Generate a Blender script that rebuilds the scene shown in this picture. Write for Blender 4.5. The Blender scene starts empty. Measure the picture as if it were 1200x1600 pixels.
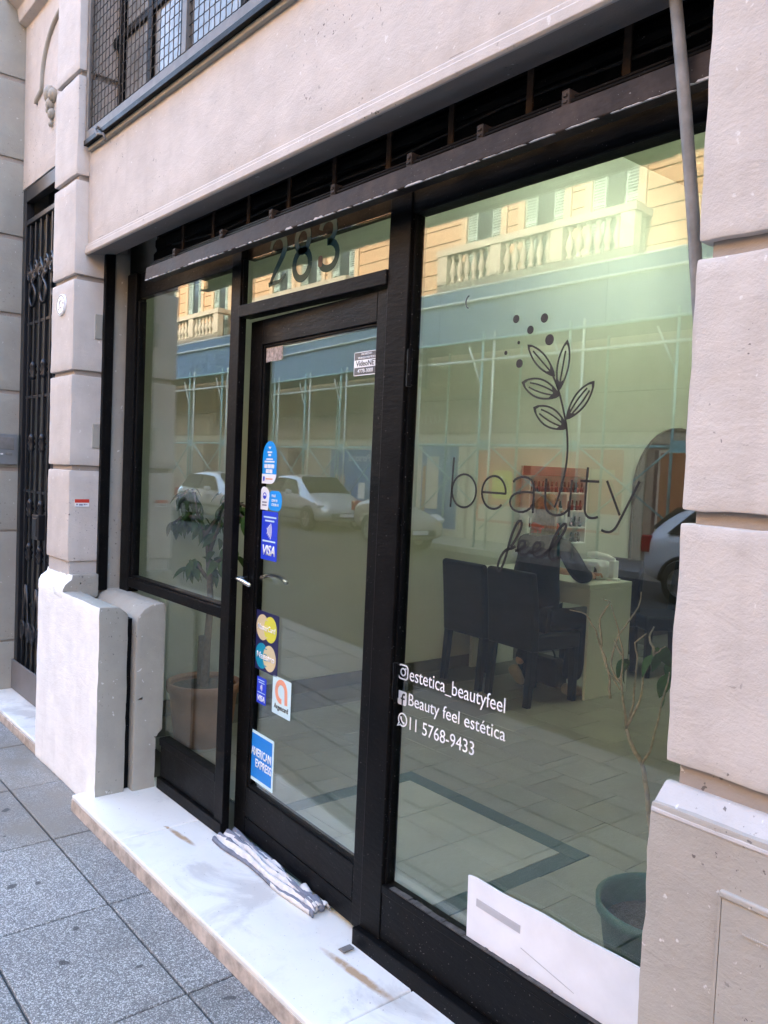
import bpy, bmesh, math, random
from mathutils import Vector, Matrix, noise
R = math.radians
rnd = random.Random(7)
scene = bpy.context.scene
C = scene.collection

# ---------------------------------------------------------------- camera, sky, sun, exposure
cam_d = bpy.data.cameras.new('camera'); cam = bpy.data.objects.new('camera', cam_d); C.objects.link(cam)
YAW, PITCH, ROLL, FPX = 0.880544, -0.0517267, 0.0442702, 1290.0
fwd = Vector((-math.sin(YAW)*math.cos(PITCH), math.cos(YAW)*math.cos(PITCH), math.sin(PITCH)))
rgt = Vector((math.cos(YAW), math.sin(YAW), 0)); upv = rgt.cross(fwd)
r2 = rgt*math.cos(ROLL)+upv*math.sin(ROLL); u2 = upv*math.cos(ROLL)-rgt*math.sin(ROLL)
m = Matrix((r2, u2, -fwd)).transposed().to_4x4(); m.translation = Vector((0, -1.6, 1.56))
cam.matrix_world = m
cam_d.sensor_fit = 'VERTICAL'; cam_d.sensor_height = 36.0; cam_d.lens = 36.0*FPX/1600.0
cam_d.clip_start = 0.05; cam_d.clip_end = 500
scene.camera = cam
SUN_EL, SUN_AZ = 30.0, 14.0            # sun stands behind our building; azimuth measured from +Y towards +X
w = bpy.data.worlds.new('World'); scene.world = w; w.use_nodes = True
wn = w.node_tree; sky = wn.nodes.new('ShaderNodeTexSky'); sky.sky_type = 'NISHITA'; sky.sun_disc = False
sky.sun_elevation = R(SUN_EL); sky.sun_rotation = R(SUN_AZ); sky.air_density = 1.0; sky.dust_density = 2.0
wn.links.new(sky.outputs[0], wn.nodes['Background'].inputs[0]); wn.nodes['Background'].inputs[1].default_value = 0.15
sl = bpy.data.lights.new('sun', 'SUN'); so = bpy.data.objects.new('sun', sl); C.objects.link(so)
sl.energy = 2.0; sl.angle = R(0.53); sl.color = (1.0, 0.95, 0.88)
sd = Vector((math.sin(R(SUN_AZ))*math.cos(R(SUN_EL)), math.cos(R(SUN_AZ))*math.cos(R(SUN_EL)), math.sin(R(SUN_EL))))
so.rotation_euler = sd.to_track_quat('Z', 'Y').to_euler(); so.location = (0, 20, 30)
vs = scene.view_settings; vs.view_transform = 'Standard'; vs.look = 'None'; vs.gamma = 1; vs.use_curve_mapping = False
vs.exposure = 3.8
cy = scene.cycles
cy.use_denoising = True; cy.max_bounces = 10; cy.diffuse_bounces = 5; cy.glossy_bounces = 5; cy.transparent_max_bounces = 24
cy.transmission_bounces = 6; cy.sample_clamp_indirect = 6.0; cy.caustics_reflective = False; cy.caustics_refractive = False

# ---------------------------------------------------------------- materials
MATS = {}
def nmat(name):
    mt = bpy.data.materials.new(name); mt.use_nodes = True
    nt = mt.node_tree; b = nt.nodes['Principled BSDF']; MATS[name] = mt
    return mt, nt, b
def N(nt, t, **kw):
    n = nt.nodes.new(t)
    for k, v in kw.items():
        if k in n.inputs: n.inputs[k].default_value = v
        else: setattr(n, k, v)
    return n
def coords(nt): return nt.nodes.new('ShaderNodeTexCoord').outputs['Object']
def wcoords(nt): return nt.nodes.new('ShaderNodeNewGeometry').outputs['Position']
def ramp(nt, src, stops):
    r = nt.nodes.new('ShaderNodeValToRGB'); e = r.color_ramp.elements
    while len(e) < len(stops): e.new(0.5)
    for i, (p, c) in enumerate(stops):
        e[i].position = p; e[i].color = (c[0], c[1], c[2], 1) if not isinstance(c, (int, float)) else (c, c, c, 1)
    nt.links.new(src, r.inputs[0]); return r.outputs[0]
def mixc(nt, fac, a, b, mode='MIX'):
    mx = nt.nodes.new('ShaderNodeMix'); mx.data_type = 'RGBA'; mx.blend_type = mode
    for s, v in ((mx.inputs[0], fac), (mx.inputs[6], a), (mx.inputs[7], b)):
        if hasattr(v, 'is_output'): nt.links.new(v, s)
        elif isinstance(v, (int, float)): s.default_value = v
        else: s.default_value = (v[0], v[1], v[2], 1)
    return mx.outputs[2]
def noisetex(nt, co, scale, detail=4, rough=0.6, dist=0.0):
    n = nt.nodes.new('ShaderNodeTexNoise'); n.inputs['Scale'].default_value = scale; n.inputs['Detail'].default_value = detail
    n.inputs['Roughness'].default_value = rough; n.inputs['Distortion'].default_value = dist
    nt.links.new(co, n.inputs['Vector']); return n.outputs['Fac']
def bump(nt, b, h, strength=0.3, dist=0.01):
    bp = nt.nodes.new('ShaderNodeBump'); bp.inputs['Strength'].default_value = strength; bp.inputs['Distance'].default_value = dist
    nt.links.new(h, bp.inputs['Height']); nt.links.new(bp.outputs[0], b.inputs['Normal'])
def plain(name, col, rough=0.5, metal=0.0, var=0.12, scale=6.0, bmp=0.0, bscale=60.0, coat=0.0):
    mt, nt, b = nmat(name); co = wcoords(nt)
    n = noisetex(nt, co, scale, 5)
    c0 = [max(0, c*(1-var)) for c in col]; c1 = [min(1, c*(1+var)) for c in col]
    nt.links.new(ramp(nt, n, [(0.3, c0), (0.7, c1)]), b.inputs['Base Color'])
    b.inputs['Roughness'].default_value = rough; b.inputs['Metallic'].default_value = metal
    b.inputs['Coat Weight'].default_value = coat
    if bmp > 0: bump(nt, b, noisetex(nt, co, bscale, 4), bmp, 0.004)
    return mt
def plaster(name, col, specks=True, stain=0.25, grime=(0.33, 0.27, 0.23)):
    mt, nt, b = nmat(name); co = wcoords(nt)
    big = noisetex(nt, co, 1.3, 6, 0.65); mid = noisetex(nt, co, 9, 5, 0.6)
    c = ramp(nt, mid, [(0.3, [k*0.91 for k in col]), (0.7, [min(1, k*1.06) for k in col])])
    c = mixc(nt, ramp(nt, big, [(0.48, 0.0), (0.8, stain)]), c, grime)
    mp = nt.nodes.new('ShaderNodeMapping'); mp.inputs['Scale'].default_value = (7, 7, 0.6); nt.links.new(co, mp.inputs[0])
    c = mixc(nt, ramp(nt, noisetex(nt, mp.outputs[0], 1.6, 5), [(0.55, 0.0), (0.78, 0.22)]), c, grime)
    if specks:
        sp = noisetex(nt, co, 75, 3, 0.5); area = noisetex(nt, co, 3.1, 3)
        f = nt.nodes.new('ShaderNodeMath'); f.operation = 'MULTIPLY'
        nt.links.new(ramp(nt, sp, [(0.665, 0.0), (0.70, 1.0)]), f.inputs[0]); nt.links.new(ramp(nt, area, [(0.52, 0.0), (0.62, 0.85)]), f.inputs[1])
        c = mixc(nt, f.outputs[0], c, (0.10, 0.085, 0.08))
    if specks:
        mp3 = nt.nodes.new('ShaderNodeMapping'); mp3.inputs['Scale'].default_value = (14, 14, 45); mp3.inputs['Rotation'].default_value = (0.3, 0.4, 0.2); nt.links.new(co, mp3.inputs[0])
        f2 = N(nt, 'ShaderNodeMath', operation='MULTIPLY'); nt.links.new(ramp(nt, noisetex(nt, mp3.outputs[0], 1.0, 5, 0.7), [(0.66, 0.0), (0.72, 1.0)]), f2.inputs[0]); nt.links.new(ramp(nt, noisetex(nt, co, 2.2, 3), [(0.45, 0.0), (0.6, 0.6)]), f2.inputs[1])
        c = mixc(nt, f2.outputs[0], c, (0.25, 0.21, 0.19))
        c = mixc(nt, ramp(nt, noisetex(nt, co, 48, 3, 0.5), [(0.70, 0.0), (0.73, 0.55)]), c, (0.80, 0.78, 0.75))
    nt.links.new(c, b.inputs['Base Color']); b.inputs['Roughness'].default_value = 0.75
    h = N(nt, 'ShaderNodeMath', operation='ADD'); h2 = N(nt, 'ShaderNodeMath', operation='MULTIPLY_ADD')
    mp2 = nt.nodes.new('ShaderNodeMapping'); mp2.inputs['Scale'].default_value = (1, 1, 2.2); mp2.inputs['Rotation'].default_value = (0.2, 0.5, 0.1); nt.links.new(co, mp2.inputs[0])
    nt.links.new(noisetex(nt, mp2.outputs[0], 11, 7, 0.62, 0.6), h.inputs[0])
    nt.links.new(ramp(nt, noisetex(nt, co, 55, 4, 0.55), [(0.60, 0.0), (0.72, 1.0)]), h2.inputs[0]); h2.inputs[1].default_value = 0.16
    nt.links.new(noisetex(nt, co, 170, 2), h2.inputs[2]); h3 = N(nt, 'ShaderNodeMath', operation='MULTIPLY'); nt.links.new(h2.outputs[0], h3.inputs[0]); h3.inputs[1].default_value = 0.35
    nt.links.new(h3.outputs[0], h.inputs[1])
    bump(nt, b, h.outputs[0], 0.30, 0.008)
    return mt
M = {}
M['pink'] = plaster('pink_plaster', (0.605, 0.548, 0.492))
M['pinkgrey'] = plaster('grey_pink_plaster', (0.42, 0.385, 0.33), stain=0.3)
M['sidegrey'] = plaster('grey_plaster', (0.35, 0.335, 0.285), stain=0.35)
M['white_paint'] = plaster('white_wash', (0.91, 0.90, 0.87), specks=False, stain=0.04, grime=(0.5, 0.48, 0.46))
M['ledge'] = plaster('pale_ledge', (0.53, 0.495, 0.46), stain=0.3)
M['soffit'] = plaster('shade_tinted_soffit', (0.24, 0.215, 0.20), stain=0.5)  # shade under the lintel is put into this darker base colour
M['groove'] = plaster('groove_plaster', (0.36, 0.315, 0.275), stain=0.4)
M['room_wall'] = plain('cream_room_wall', (0.50, 0.52, 0.45), 0.8, var=0.04, scale=2)
M['room_ceiling'] = plain('room_ceiling_paint', (0.50, 0.52, 0.42), 0.9, var=0.05, scale=2)
# black steel paint with brush ripples, dust and chips
def steel(name, col, brown, rough):
    mt, nt, b = nmat(name); co = wcoords(nt)
    n = noisetex(nt, co, 7, 6, 0.65)
    c = ramp(nt, n, [(0.42, col), (0.75, brown)])
    dust = noisetex(nt, co, 160, 2, 0.5)
    c = mixc(nt, ramp(nt, dust, [(0.71, 0.0), (0.75, 0.55)]), c, (0.3, 0.28, 0.26))
    nt.links.new(c, b.inputs['Base Color'])
    nt.links.new(ramp(nt, n, [(0.3, rough), (0.8, rough+0.25)]), b.inputs['Roughness'])
    mp = nt.nodes.new('ShaderNodeMapping'); mp.inputs['Scale'].default_value = (20, 20, 60); nt.links.new(co, mp.inputs[0])
    bump(nt, b, noisetex(nt, mp.outputs[0], 1.2, 5), 0.35, 0.004); b.inputs['Specular IOR Level'].default_value = 0.09
    return mt
M['black'] = steel('black_steel_paint', (0.0035, 0.0035, 0.004), (0.007, 0.0065, 0.006), 0.30)
M['brownblack'] = steel('weathered_black_paint', (0.0035, 0.0033, 0.0033), (0.009, 0.0075, 0.007), 0.32)
M['beam'] = steel('weathered_beam_paint', (0.030, 0.023, 0.020), (0.085, 0.064, 0.054), 0.34)
M['rust'] = steel('rusty_flat_iron', (0.035, 0.025, 0.019), (0.09, 0.058, 0.040), 0.6)
M['slat'] = steel('dusty_slat', (0.018, 0.016, 0.015), (0.05, 0.043, 0.038), 0.5)
M['dark'] = plain('dark_slat', (0.012, 0.012, 0.013), 0.5)
M['chip'] = plain('flaked_paint_edge', (0.55, 0.52, 0.5), 0.7, var=0.4, scale=90)
M['gate'] = plain('gate_black_iron', (0.010, 0.011, 0.014), 0.38, var=0.3, scale=20)
M['gateplate'] = plain('grey_kick_plate', (0.16, 0.15, 0.145), 0.5)
M['pole'] = plain('grey_pole', (0.20, 0.19, 0.175), 0.5, var=0.35, scale=14)
M['chrome'] = plain('satin_metal', (0.7, 0.68, 0.65), 0.25, metal=1.0, var=0.05)
M['intercom'] = plain('intercom_grey', (0.27, 0.28, 0.28), 0.4, metal=0.3)
M['white'] = plain('white_vinyl', (0.86, 0.86, 0.86), 0.45, var=0.02)
M['blackvinyl'] = plain('black_vinyl', (0.008, 0.008, 0.009), 0.45, var=0.1)
M['greendigit'] = plain('dark_green_vinyl', (0.004, 0.055, 0.056), 0.5)
M['browntrim'] = plain('brown_vinyl', (0.16, 0.10, 0.08), 0.5)
for k, c in dict(bluesky=(0.0, 0.30, 0.80), visablue=(0.015, 0.05, 0.62), navy=(0.012, 0.012, 0.075), yellow=(0.72, 0.68, 0.06), cream=(0.70, 0.58, 0.33),
                 teal=(0.0, 0.27, 0.40), paleblue=(0.62, 0.80, 0.82), salmon=(0.80, 0.33, 0.20), amex=(0.01, 0.22, 0.66), red=(0.62, 0.05, 0.03), black_ink=(0.02, 0.02, 0.02), dullred=(0.30, 0.14, 0.12),
                 darkgrey=(0.10, 0.10, 0.10)).items():
    M[k] = plain('print_'+k, c, 0.4, var=0.04)
# marble
mt, nt, b = nmat('white_marble'); co = wcoords(nt)
v = noisetex(nt, co, 3.2, 8, 0.62, 0.5); g = noisetex(nt, co, 1.1, 4)
c = ramp(nt, v, [(0.36, (0.62, 0.595, 0.55)), (0.46, (0.82, 0.80, 0.735)), (0.7, (0.86, 0.84, 0.77))])
c = mixc(nt, ramp(nt, g, [(0.42, 0.0), (0.72, 0.32)]), c, (0.62, 0.54, 0.42))
c = mixc(nt, ramp(nt, noisetex(nt, co, 9, 7, 0.7), [(0.55, 0.0), (0.75, 0.32)]), c, (0.52, 0.48, 0.42))
c = mixc(nt, ramp(nt, noisetex(nt, co, 120, 2), [(0.72, 0.0), (0.75, 0.8)]), c, (0.16, 0.13, 0.11))
# rust streaks left by old fittings (elongated along the sill)
for (sx, sy, lx, ly, an) in ((-2.96, -0.13, 0.125, 0.017, 0.08), (-1.84, -0.105, 0.20, 0.022, 0.06), (-3.07, -0.14, 0.02, 0.008, 0.5)):
    mp = nt.nodes.new('ShaderNodeMapping'); mp.vector_type = 'TEXTURE'; mp.inputs['Location'].default_value = (sx, sy, 0.07); mp.inputs['Rotation'].default_value = (0, 0, an)
    mp.inputs['Scale'].default_value = (lx, ly, 1.0); nt.links.new(co, mp.inputs[0])
    gr = nt.nodes.new('ShaderNodeTexGradient'); gr.gradient_type = 'SPHERICAL'; nt.links.new(mp.outputs[0], gr.inputs[0])
    mul = N(nt, 'ShaderNodeMath', operation='MULTIPLY'); nt.links.new(gr.outputs['Fac'], mul.inputs[0]); nt.links.new(ramp(nt, noisetex(nt, co, 30, 4), [(0.25, 0.3), (0.6, 1.0)]), mul.inputs[1])
    c = mixc(nt, ramp(nt, mul.outputs[0], [(0.05, 0.0), (0.45, 0.85)]), c, (0.42, 0.25, 0.11))
nt.links.new(c, b.inputs['Base Color']); b.inputs['Roughness'].default_value = 0.42
bump(nt, b, noisetex(nt, co, 40, 4), 0.12, 0.003); M['marble'] = mt
M['marble_edge'] = plain('worn_marble_edge', (0.46, 0.38, 0.31), 0.7, var=0.4, scale=18, bmp=0.4)
# terrazzo pavement tile
def terrazzo(name, base, lo, hi):
    mt, nt, b = nmat(name); co = wcoords(nt)
    vo = nt.nodes.new('ShaderNodeTexVoronoi'); vo.inputs['Scale'].default_value = 300; nt.links.new(co, vo.inputs['Vector'])
    sep = nt.nodes.new('ShaderNodeSeparateColor'); nt.links.new(vo.outputs['Color'], sep.inputs[0])
    c = ramp(nt, sep.outputs[0], [(0.0, lo), (0.42, base), (0.66, base), (0.86, hi)])
    oi = nt.nodes.new('ShaderNodeObjectInfo')
    c = mixc(nt, 1.0, c, ramp(nt, oi.outputs['Random'], [(0.0, 0.78), (1.0, 1.10)]), 'MULTIPLY')
    dirt = noisetex(nt, co, 2.3, 6, 0.62)
    c = mixc(nt, ramp(nt, dirt, [(0.5, 0.0), (0.78, 0.55)]), c, (0.10, 0.092, 0.082))
    sx = nt.nodes.new('ShaderNodeSeparateXYZ'); nt.links.new(co, sx.inputs[0])   # trodden brown grime by the wall corner
    mp = nt.nodes.new('ShaderNodeMapping'); mp.vector_type = 'TEXTURE'; mp.inputs['Location'].default_value = (-4.0, -0.45, 0); mp.inputs['Scale'].default_value = (0.95, 0.42, 1)
    nt.links.new(co, mp.inputs[0]); gr = nt.nodes.new('ShaderNodeTexGradient'); gr.gradient_type = 'SPHERICAL'; nt.links.new(mp.outputs[0], gr.inputs[0])
    mul = N(nt, 'ShaderNodeMath', operation='MULTIPLY'); nt.links.new(ramp(nt, gr.outputs['Fac'], [(0.02, 0.0), (0.35, 1.0)]), mul.inputs[0]); nt.links.new(ramp(nt, noisetex(nt, co, 5, 5), [(0.3, 0.25), (0.65, 0.95)]), mul.inputs[1])
    c = mixc(nt, mul.outputs[0], c, (0.20, 0.175, 0.14))
    c = mixc(nt, ramp(nt, noisetex(nt, co, 13, 2, 0.3), [(0.735, 0.0), (0.76, 0.8)]), c, (0.03, 0.03, 0.03))
    nt.links.new(c, b.inputs['Base Color']); b.inputs['Roughness'].default_value = 0.62
    bump(nt, b, sep.outputs[1], 0.12, 0.002); return mt
M['terrazzo'] = terrazzo('grey_terrazzo', (0.215, 0.215, 0.203), (0.10, 0.10, 0.096), (0.52, 0.52, 0.49))
M['joint'] = plain('dark_joint', (0.06, 0.056, 0.052), 0.9)
M['asphalt'] = plain('asphalt', (0.052, 0.051, 0.048), 0.85, var=0.25, scale=3, bmp=0.5, bscale=220)
M['kerb'] = plain('kerb_stone', (0.28, 0.27, 0.25), 0.8, var=0.2, bmp=0.3)
# room tiles
def tilemat(name, col, rough):
    mt, nt, b = nmat(name); co = wcoords(nt); oi = nt.nodes.new('ShaderNodeObjectInfo')
    c = ramp(nt, noisetex(nt, co, 5, 6), [(0.3, [k*0.9 for k in col]), (0.7, [k*1.06 for k in col])])
    c = mixc(nt, 1.0, c, ramp(nt, oi.outputs['Random'], [(0.0, 0.9), (1.0, 1.06)]), 'MULTIPLY')
    nt.links.new(c, b.inputs['Base Color']); b.inputs['Roughness'].default_value = rough; return mt
M['tile'] = tilemat('beige_grey_tile', (0.29, 0.28, 0.24), 0.28)
M['tile_light'] = tilemat('pale_tile', (0.46, 0.455, 0.40), 0.28)
M['tealtile'] = tilemat('teal_tile', (0.04, 0.095, 0.095), 0.35)
M['darktile'] = tilemat('dark_border_tile', (0.14, 0.135, 0.12), 0.35)
M['grout'] = plain('grout', (0.10, 0.10, 0.09), 0.9)
# glass: clear sheet, both faces reflect by the angle of view
mt = bpy.data.materials.new('window_glass'); mt.use_nodes = True; nt = mt.node_tree; nt.nodes.clear()
out = nt.nodes.new('ShaderNodeOutputMaterial'); tr = nt.nodes.new('ShaderNodeBsdfTransparent'); tr.inputs[0].default_value = (0.93, 0.965, 0.925, 1)
gl = nt.nodes.new('ShaderNodeBsdfGlossy'); gl.inputs['Roughness'].default_value = 0.0; gl.inputs[0].default_value = (1, 1, 1, 1)
gm = nt.nodes.new('ShaderNodeNewGeometry'); dp = N(nt, 'ShaderNodeVectorMath', operation='DOT_PRODUCT')
nt.links.new(gm.outputs['Normal'], dp.inputs[0]); nt.links.new(gm.outputs['Incoming'], dp.inputs[1])
ab = N(nt, 'ShaderNodeMath', operation='ABSOLUTE'); nt.links.new(dp.outputs['Value'], ab.inputs[0])
s1 = N(nt, 'ShaderNodeMath', operation='SUBTRACT'); s1.inputs[0].default_value = 1.0; nt.links.new(ab.outputs[0], s1.inputs[1])
p5 = N(nt, 'ShaderNodeMath', operation='POWER'); nt.links.new(s1.outputs[0], p5.inputs[0]); p5.inputs[1].default_value = 5.0
ma = N(nt, 'ShaderNodeMath', operation='MULTIPLY_ADD'); nt.links.new(p5.outputs[0], ma.inputs[0]); ma.inputs[1].default_value = 0.92; ma.inputs[2].default_value = 0.08
mx = nt.nodes.new('ShaderNodeMixShader'); nt.links.new(ma.outputs[0], mx.inputs[0]); nt.links.new(tr.outputs[0], mx.inputs[1]); nt.links.new(gl.outputs[0], mx.inputs[2])
nt.links.new(mx.outputs[0], out.inputs[0]); M['glass'] = mt; GLASS_R0 = ma
# lamp tube
mt, nt, b = nmat('lamp_tube'); b.inputs['Emission Color'].default_value = (0.92, 1.0, 0.80, 1); b.inputs['Emission Strength'].default_value = 10.5; M['tube'] = mt
M['leather'] = plain('dark_leatherette', (0.006, 0.006, 0.0065), 0.42, var=0.2, bmp=0.1)
M['cardboard'] = plain('white_board', (0.80, 0.80, 0.82), 0.6, var=0.05, scale=9)
M['tape'] = plain('grey_tape', (0.45, 0.45, 0.47), 0.5)
M['desk'] = plain('white_laminate', (0.72, 0.73, 0.66), 0.3, var=0.03)
M['cloth_dark'] = plain('black_clothing', (0.008, 0.008, 0.009), 0.9, bmp=0.4, bscale=40)
M['denim'] = plain('dark_trousers', (0.007, 0.008, 0.011), 0.9, bmp=0.4, bscale=60)
M['skin'] = plain('skin', (0.52, 0.29, 0.20), 0.5, var=0.06)
M['hair'] = plain('brown_hair', (0.24, 0.175, 0.09), 0.45, var=0.4, scale=60, bmp=0.6, bscale=90)
M['shoe'] = plain('beige_shoe', (0.42, 0.35, 0.28), 0.7, var=0.2)
M['scarf'] = plain('red_scarf', (0.55, 0.10, 0.06), 0.8, var=0.5, scale=25)
M['terracotta'] = plain('terracotta', (0.33, 0.17, 0.11), 0.75, var=0.15, scale=8, bmp=0.2)
M['greenpot'] = plain('green_plastic', (0.045, 0.125, 0.10), 0.5, var=0.15)
M['soil'] = plain('soil', (0.055, 0.042, 0.032), 0.95, var=0.6, scale=70, bmp=0.9, bscale=90)
M['leaf'] = plain('dark_green_leaf', (0.055, 0.105, 0.028), 0.75, var=0.45, scale=14)
M['leaf2'] = plain('fresh_green_leaf', (0.045, 0.10, 0.022), 0.45, var=0.35, scale=14)
M['bark'] = plain('grey_bark', (0.12, 0.095, 0.075), 0.85, var=0.35, scale=40, bmp=0.5)
M['twig'] = plain('dry_twig', (0.33, 0.25, 0.16), 0.8, var=0.35, scale=60, bmp=0.4)
M['mottled'] = plain('mottled_paper', (0.40, 0.33, 0.29), 0.8, var=0.6, scale=70)
for k in ('leather', 'cloth_dark', 'denim', 'leaf', 'leaf2'): M[k].node_tree.nodes['Principled BSDF'].inputs['Specular IOR Level'].default_value = 0.15
M['tape_grey'] = plain('faded_print_grey', (0.30, 0.28, 0.33), 0.6)
M['towel_white'] = plain('towel_white', (0.74, 0.70, 0.66), 0.95, var=0.15, scale=30, bmp=0.6, bscale=300)
M['towel_grey'] = plain('towel_blue_grey', (0.20, 0.21, 0.25), 0.95, var=0.2, scale=30, bmp=0.6, bscale=300)

# ---------------------------------------------------------------- mesh helpers
class MB:
    def __init__(s): s.v = []; s.f = []; s.mi = []
    def add(s, vs, fs, mi=0):
        o = len(s.v); s.v += [tuple(p) for p in vs]
        for f in fs: s.f.append([o+i for i in f]); s.mi.append(mi)
        return s
    def box(s, x0, x1, y0, y1, z0, z1, mi=0):
        if x0 > x1: x0, x1 = x1, x0
        if y0 > y1: y0, y1 = y1, y0
        if z0 > z1: z0, z1 = z1, z0
        return s.add([(x0,y0,z0),(x1,y0,z0),(x1,y1,z0),(x0,y1,z0),(x0,y0,z1),(x1,y0,z1),(x1,y1,z1),(x0,y1,z1)],
              [(0,3,2,1),(4,5,6,7),(0,1,5,4),(1,2,6,5),(2,3,7,6),(3,0,4,7)], mi)
    def tube(s, pts, rad, n=8, mi=0, cap=True):
        pts = [Vector(p) for p in pts]; rs = rad if isinstance(rad, (list, tuple)) else [rad]*len(pts)
        o = len(s.v); prev = None
        for i, p in enumerate(pts):
            t = (pts[min(i+1, len(pts)-1)]-pts[max(i-1, 0)])
            t = t.normalized() if t.length > 1e-9 else Vector((0,0,1))
            if prev is None:
                a = Vector((0,0,1)) if abs(t.z) < 0.9 else Vector((1,0,0)); u = t.cross(a).normalized()
            else:
                u = prev - t*prev.dot(t); u = u.normalized() if u.length > 1e-6 else t.orthogonal().normalized()
            prev = u; q = t.cross(u)
            for k in range(n):
                a = 2*math.pi*k/n; s.v.append(tuple(p+(u*math.cos(a)+q*math.sin(a))*rs[i]))
        for i in range(len(pts)-1):
            for k in range(n):
                k2 = (k+1) % n; s.f.append([o+i*n+k, o+i*n+k2, o+(i+1)*n+k2, o+(i+1)*n+k]); s.mi.append(mi)
        if cap:
            s.f.append([o+k for k in range(n)][::-1]); s.mi.append(mi); s.f.append([o+(len(pts)-1)*n+k for k in range(n)]); s.mi.append(mi)
        return s
    def lathe(s, prof, cx=0, cy=0, n=24, mi=0, capb=True, capt=True):
        o = len(s.v)
        for (r, z) in prof:
            for k in range(n):
                a = 2*math.pi*k/n; s.v.append((cx+r*math.cos(a), cy+r*math.sin(a), z))
        for i in range(len(prof)-1):
            for k in range(n):
                k2 = (k+1) % n; s.f.append([o+i*n+k, o+i*n+k2, o+(i+1)*n+k2, o+(i+1)*n+k]); s.mi.append(mi)
        if capb: s.f.append([o+k for k in range(n)][::-1]); s.mi.append(mi)
        if capt: s.f.append([o+(len(prof)-1)*n+k for k in range(n)]); s.mi.append(mi)
        return s
    def prism(s, poly, y0, y1, mi=0):            # poly in (x,z), extruded along y
        n = len(poly); ar = sum(poly[i][0]*poly[(i+1)%n][1]-poly[(i+1)%n][0]*poly[i][1] for i in range(n))
        if ar < 0: poly = poly[::-1]
        if y0 > y1: y0, y1 = y1, y0
        vs = [(x, y0, z) for x, z in poly]+[(x, y1, z) for x, z in poly]
        fs = [list(range(n)), list(range(2*n-1, n-1, -1))]
        for i in range(n): j = (i+1) % n; fs.append([j, i, i+n, j+n])
        return s.add(vs, fs, mi)
    def prismx(s, poly, x0, x1, mi=0):           # poly in (y,z), extruded along x
        n = len(poly); ar = sum(poly[i][0]*poly[(i+1)%n][1]-poly[(i+1)%n][0]*poly[i][1] for i in range(n))
        if ar < 0: poly = poly[::-1]
        if x0 > x1: x0, x1 = x1, x0
        vs = [(x0, y, z) for y, z in poly]+[(x1, y, z) for y, z in poly]
        fs = [list(range(n))[::-1], list(range(n, 2*n))]
        for i in range(n): j = (i+1) % n; fs.append([i, j, j+n, i+n])
        return s.add(vs, fs, mi)
    def mesh(s, name, mats, smooth=False):
        me = bpy.data.meshes.new(name); me.from_pydata(s.v, [], s.f)
        for mm in (mats if isinstance(mats, (list, tuple)) else [mats]): me.materials.append(mm)
        for i, p in enumerate(me.polygons): p.material_index = s.mi[i]; p.use_smooth = smooth
        me.update(); return me
    def build(s, name, mats, parent=None, smooth=False, bevel=0.0, seg=2, loc=None, rotz=0):
        o = bpy.data.objects.new(name, s.mesh(name, mats, smooth)); C.objects.link(o)
        if parent: o.parent = parent
        if loc is not None: o.location = loc
        if rotz: o.rotation_euler = (0, 0, rotz)
        if bevel > 0:
            md = o.modifiers.new('bevel', 'BEVEL'); md.width = bevel; md.segments = seg; md.limit_method = 'ANGLE'; md.angle_limit = R(40)
        return o
def tag(o, label=None, cat=None, group=None, kind=None):
    if label: o['label'] = label
    if cat: o['category'] = cat
    if group: o['group'] = group
    if kind: o['kind'] = kind
    return o
def thing(name, label, cat, loc=(0,0,0), rotz=0, group=None):
    o = bpy.data.objects.new(name, None); C.objects.link(o); o.location = loc; o.rotation_euler = (0,0,rotz)
    return tag(o, label, cat, group)
def inst(name, me, parent=None, loc=(0,0,0), rot=(0,0,0), scale=(1,1,1)):
    o = bpy.data.objects.new(name, me); C.objects.link(o); o.parent = parent; o.location = loc; o.rotation_euler = rot; o.scale = scale; return o
def copy_tree(o, parent=None):
    c = o.copy(); C.objects.link(c); c.parent = parent
    for ch in list(o.children): copy_tree(ch, c)
    return c
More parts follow.
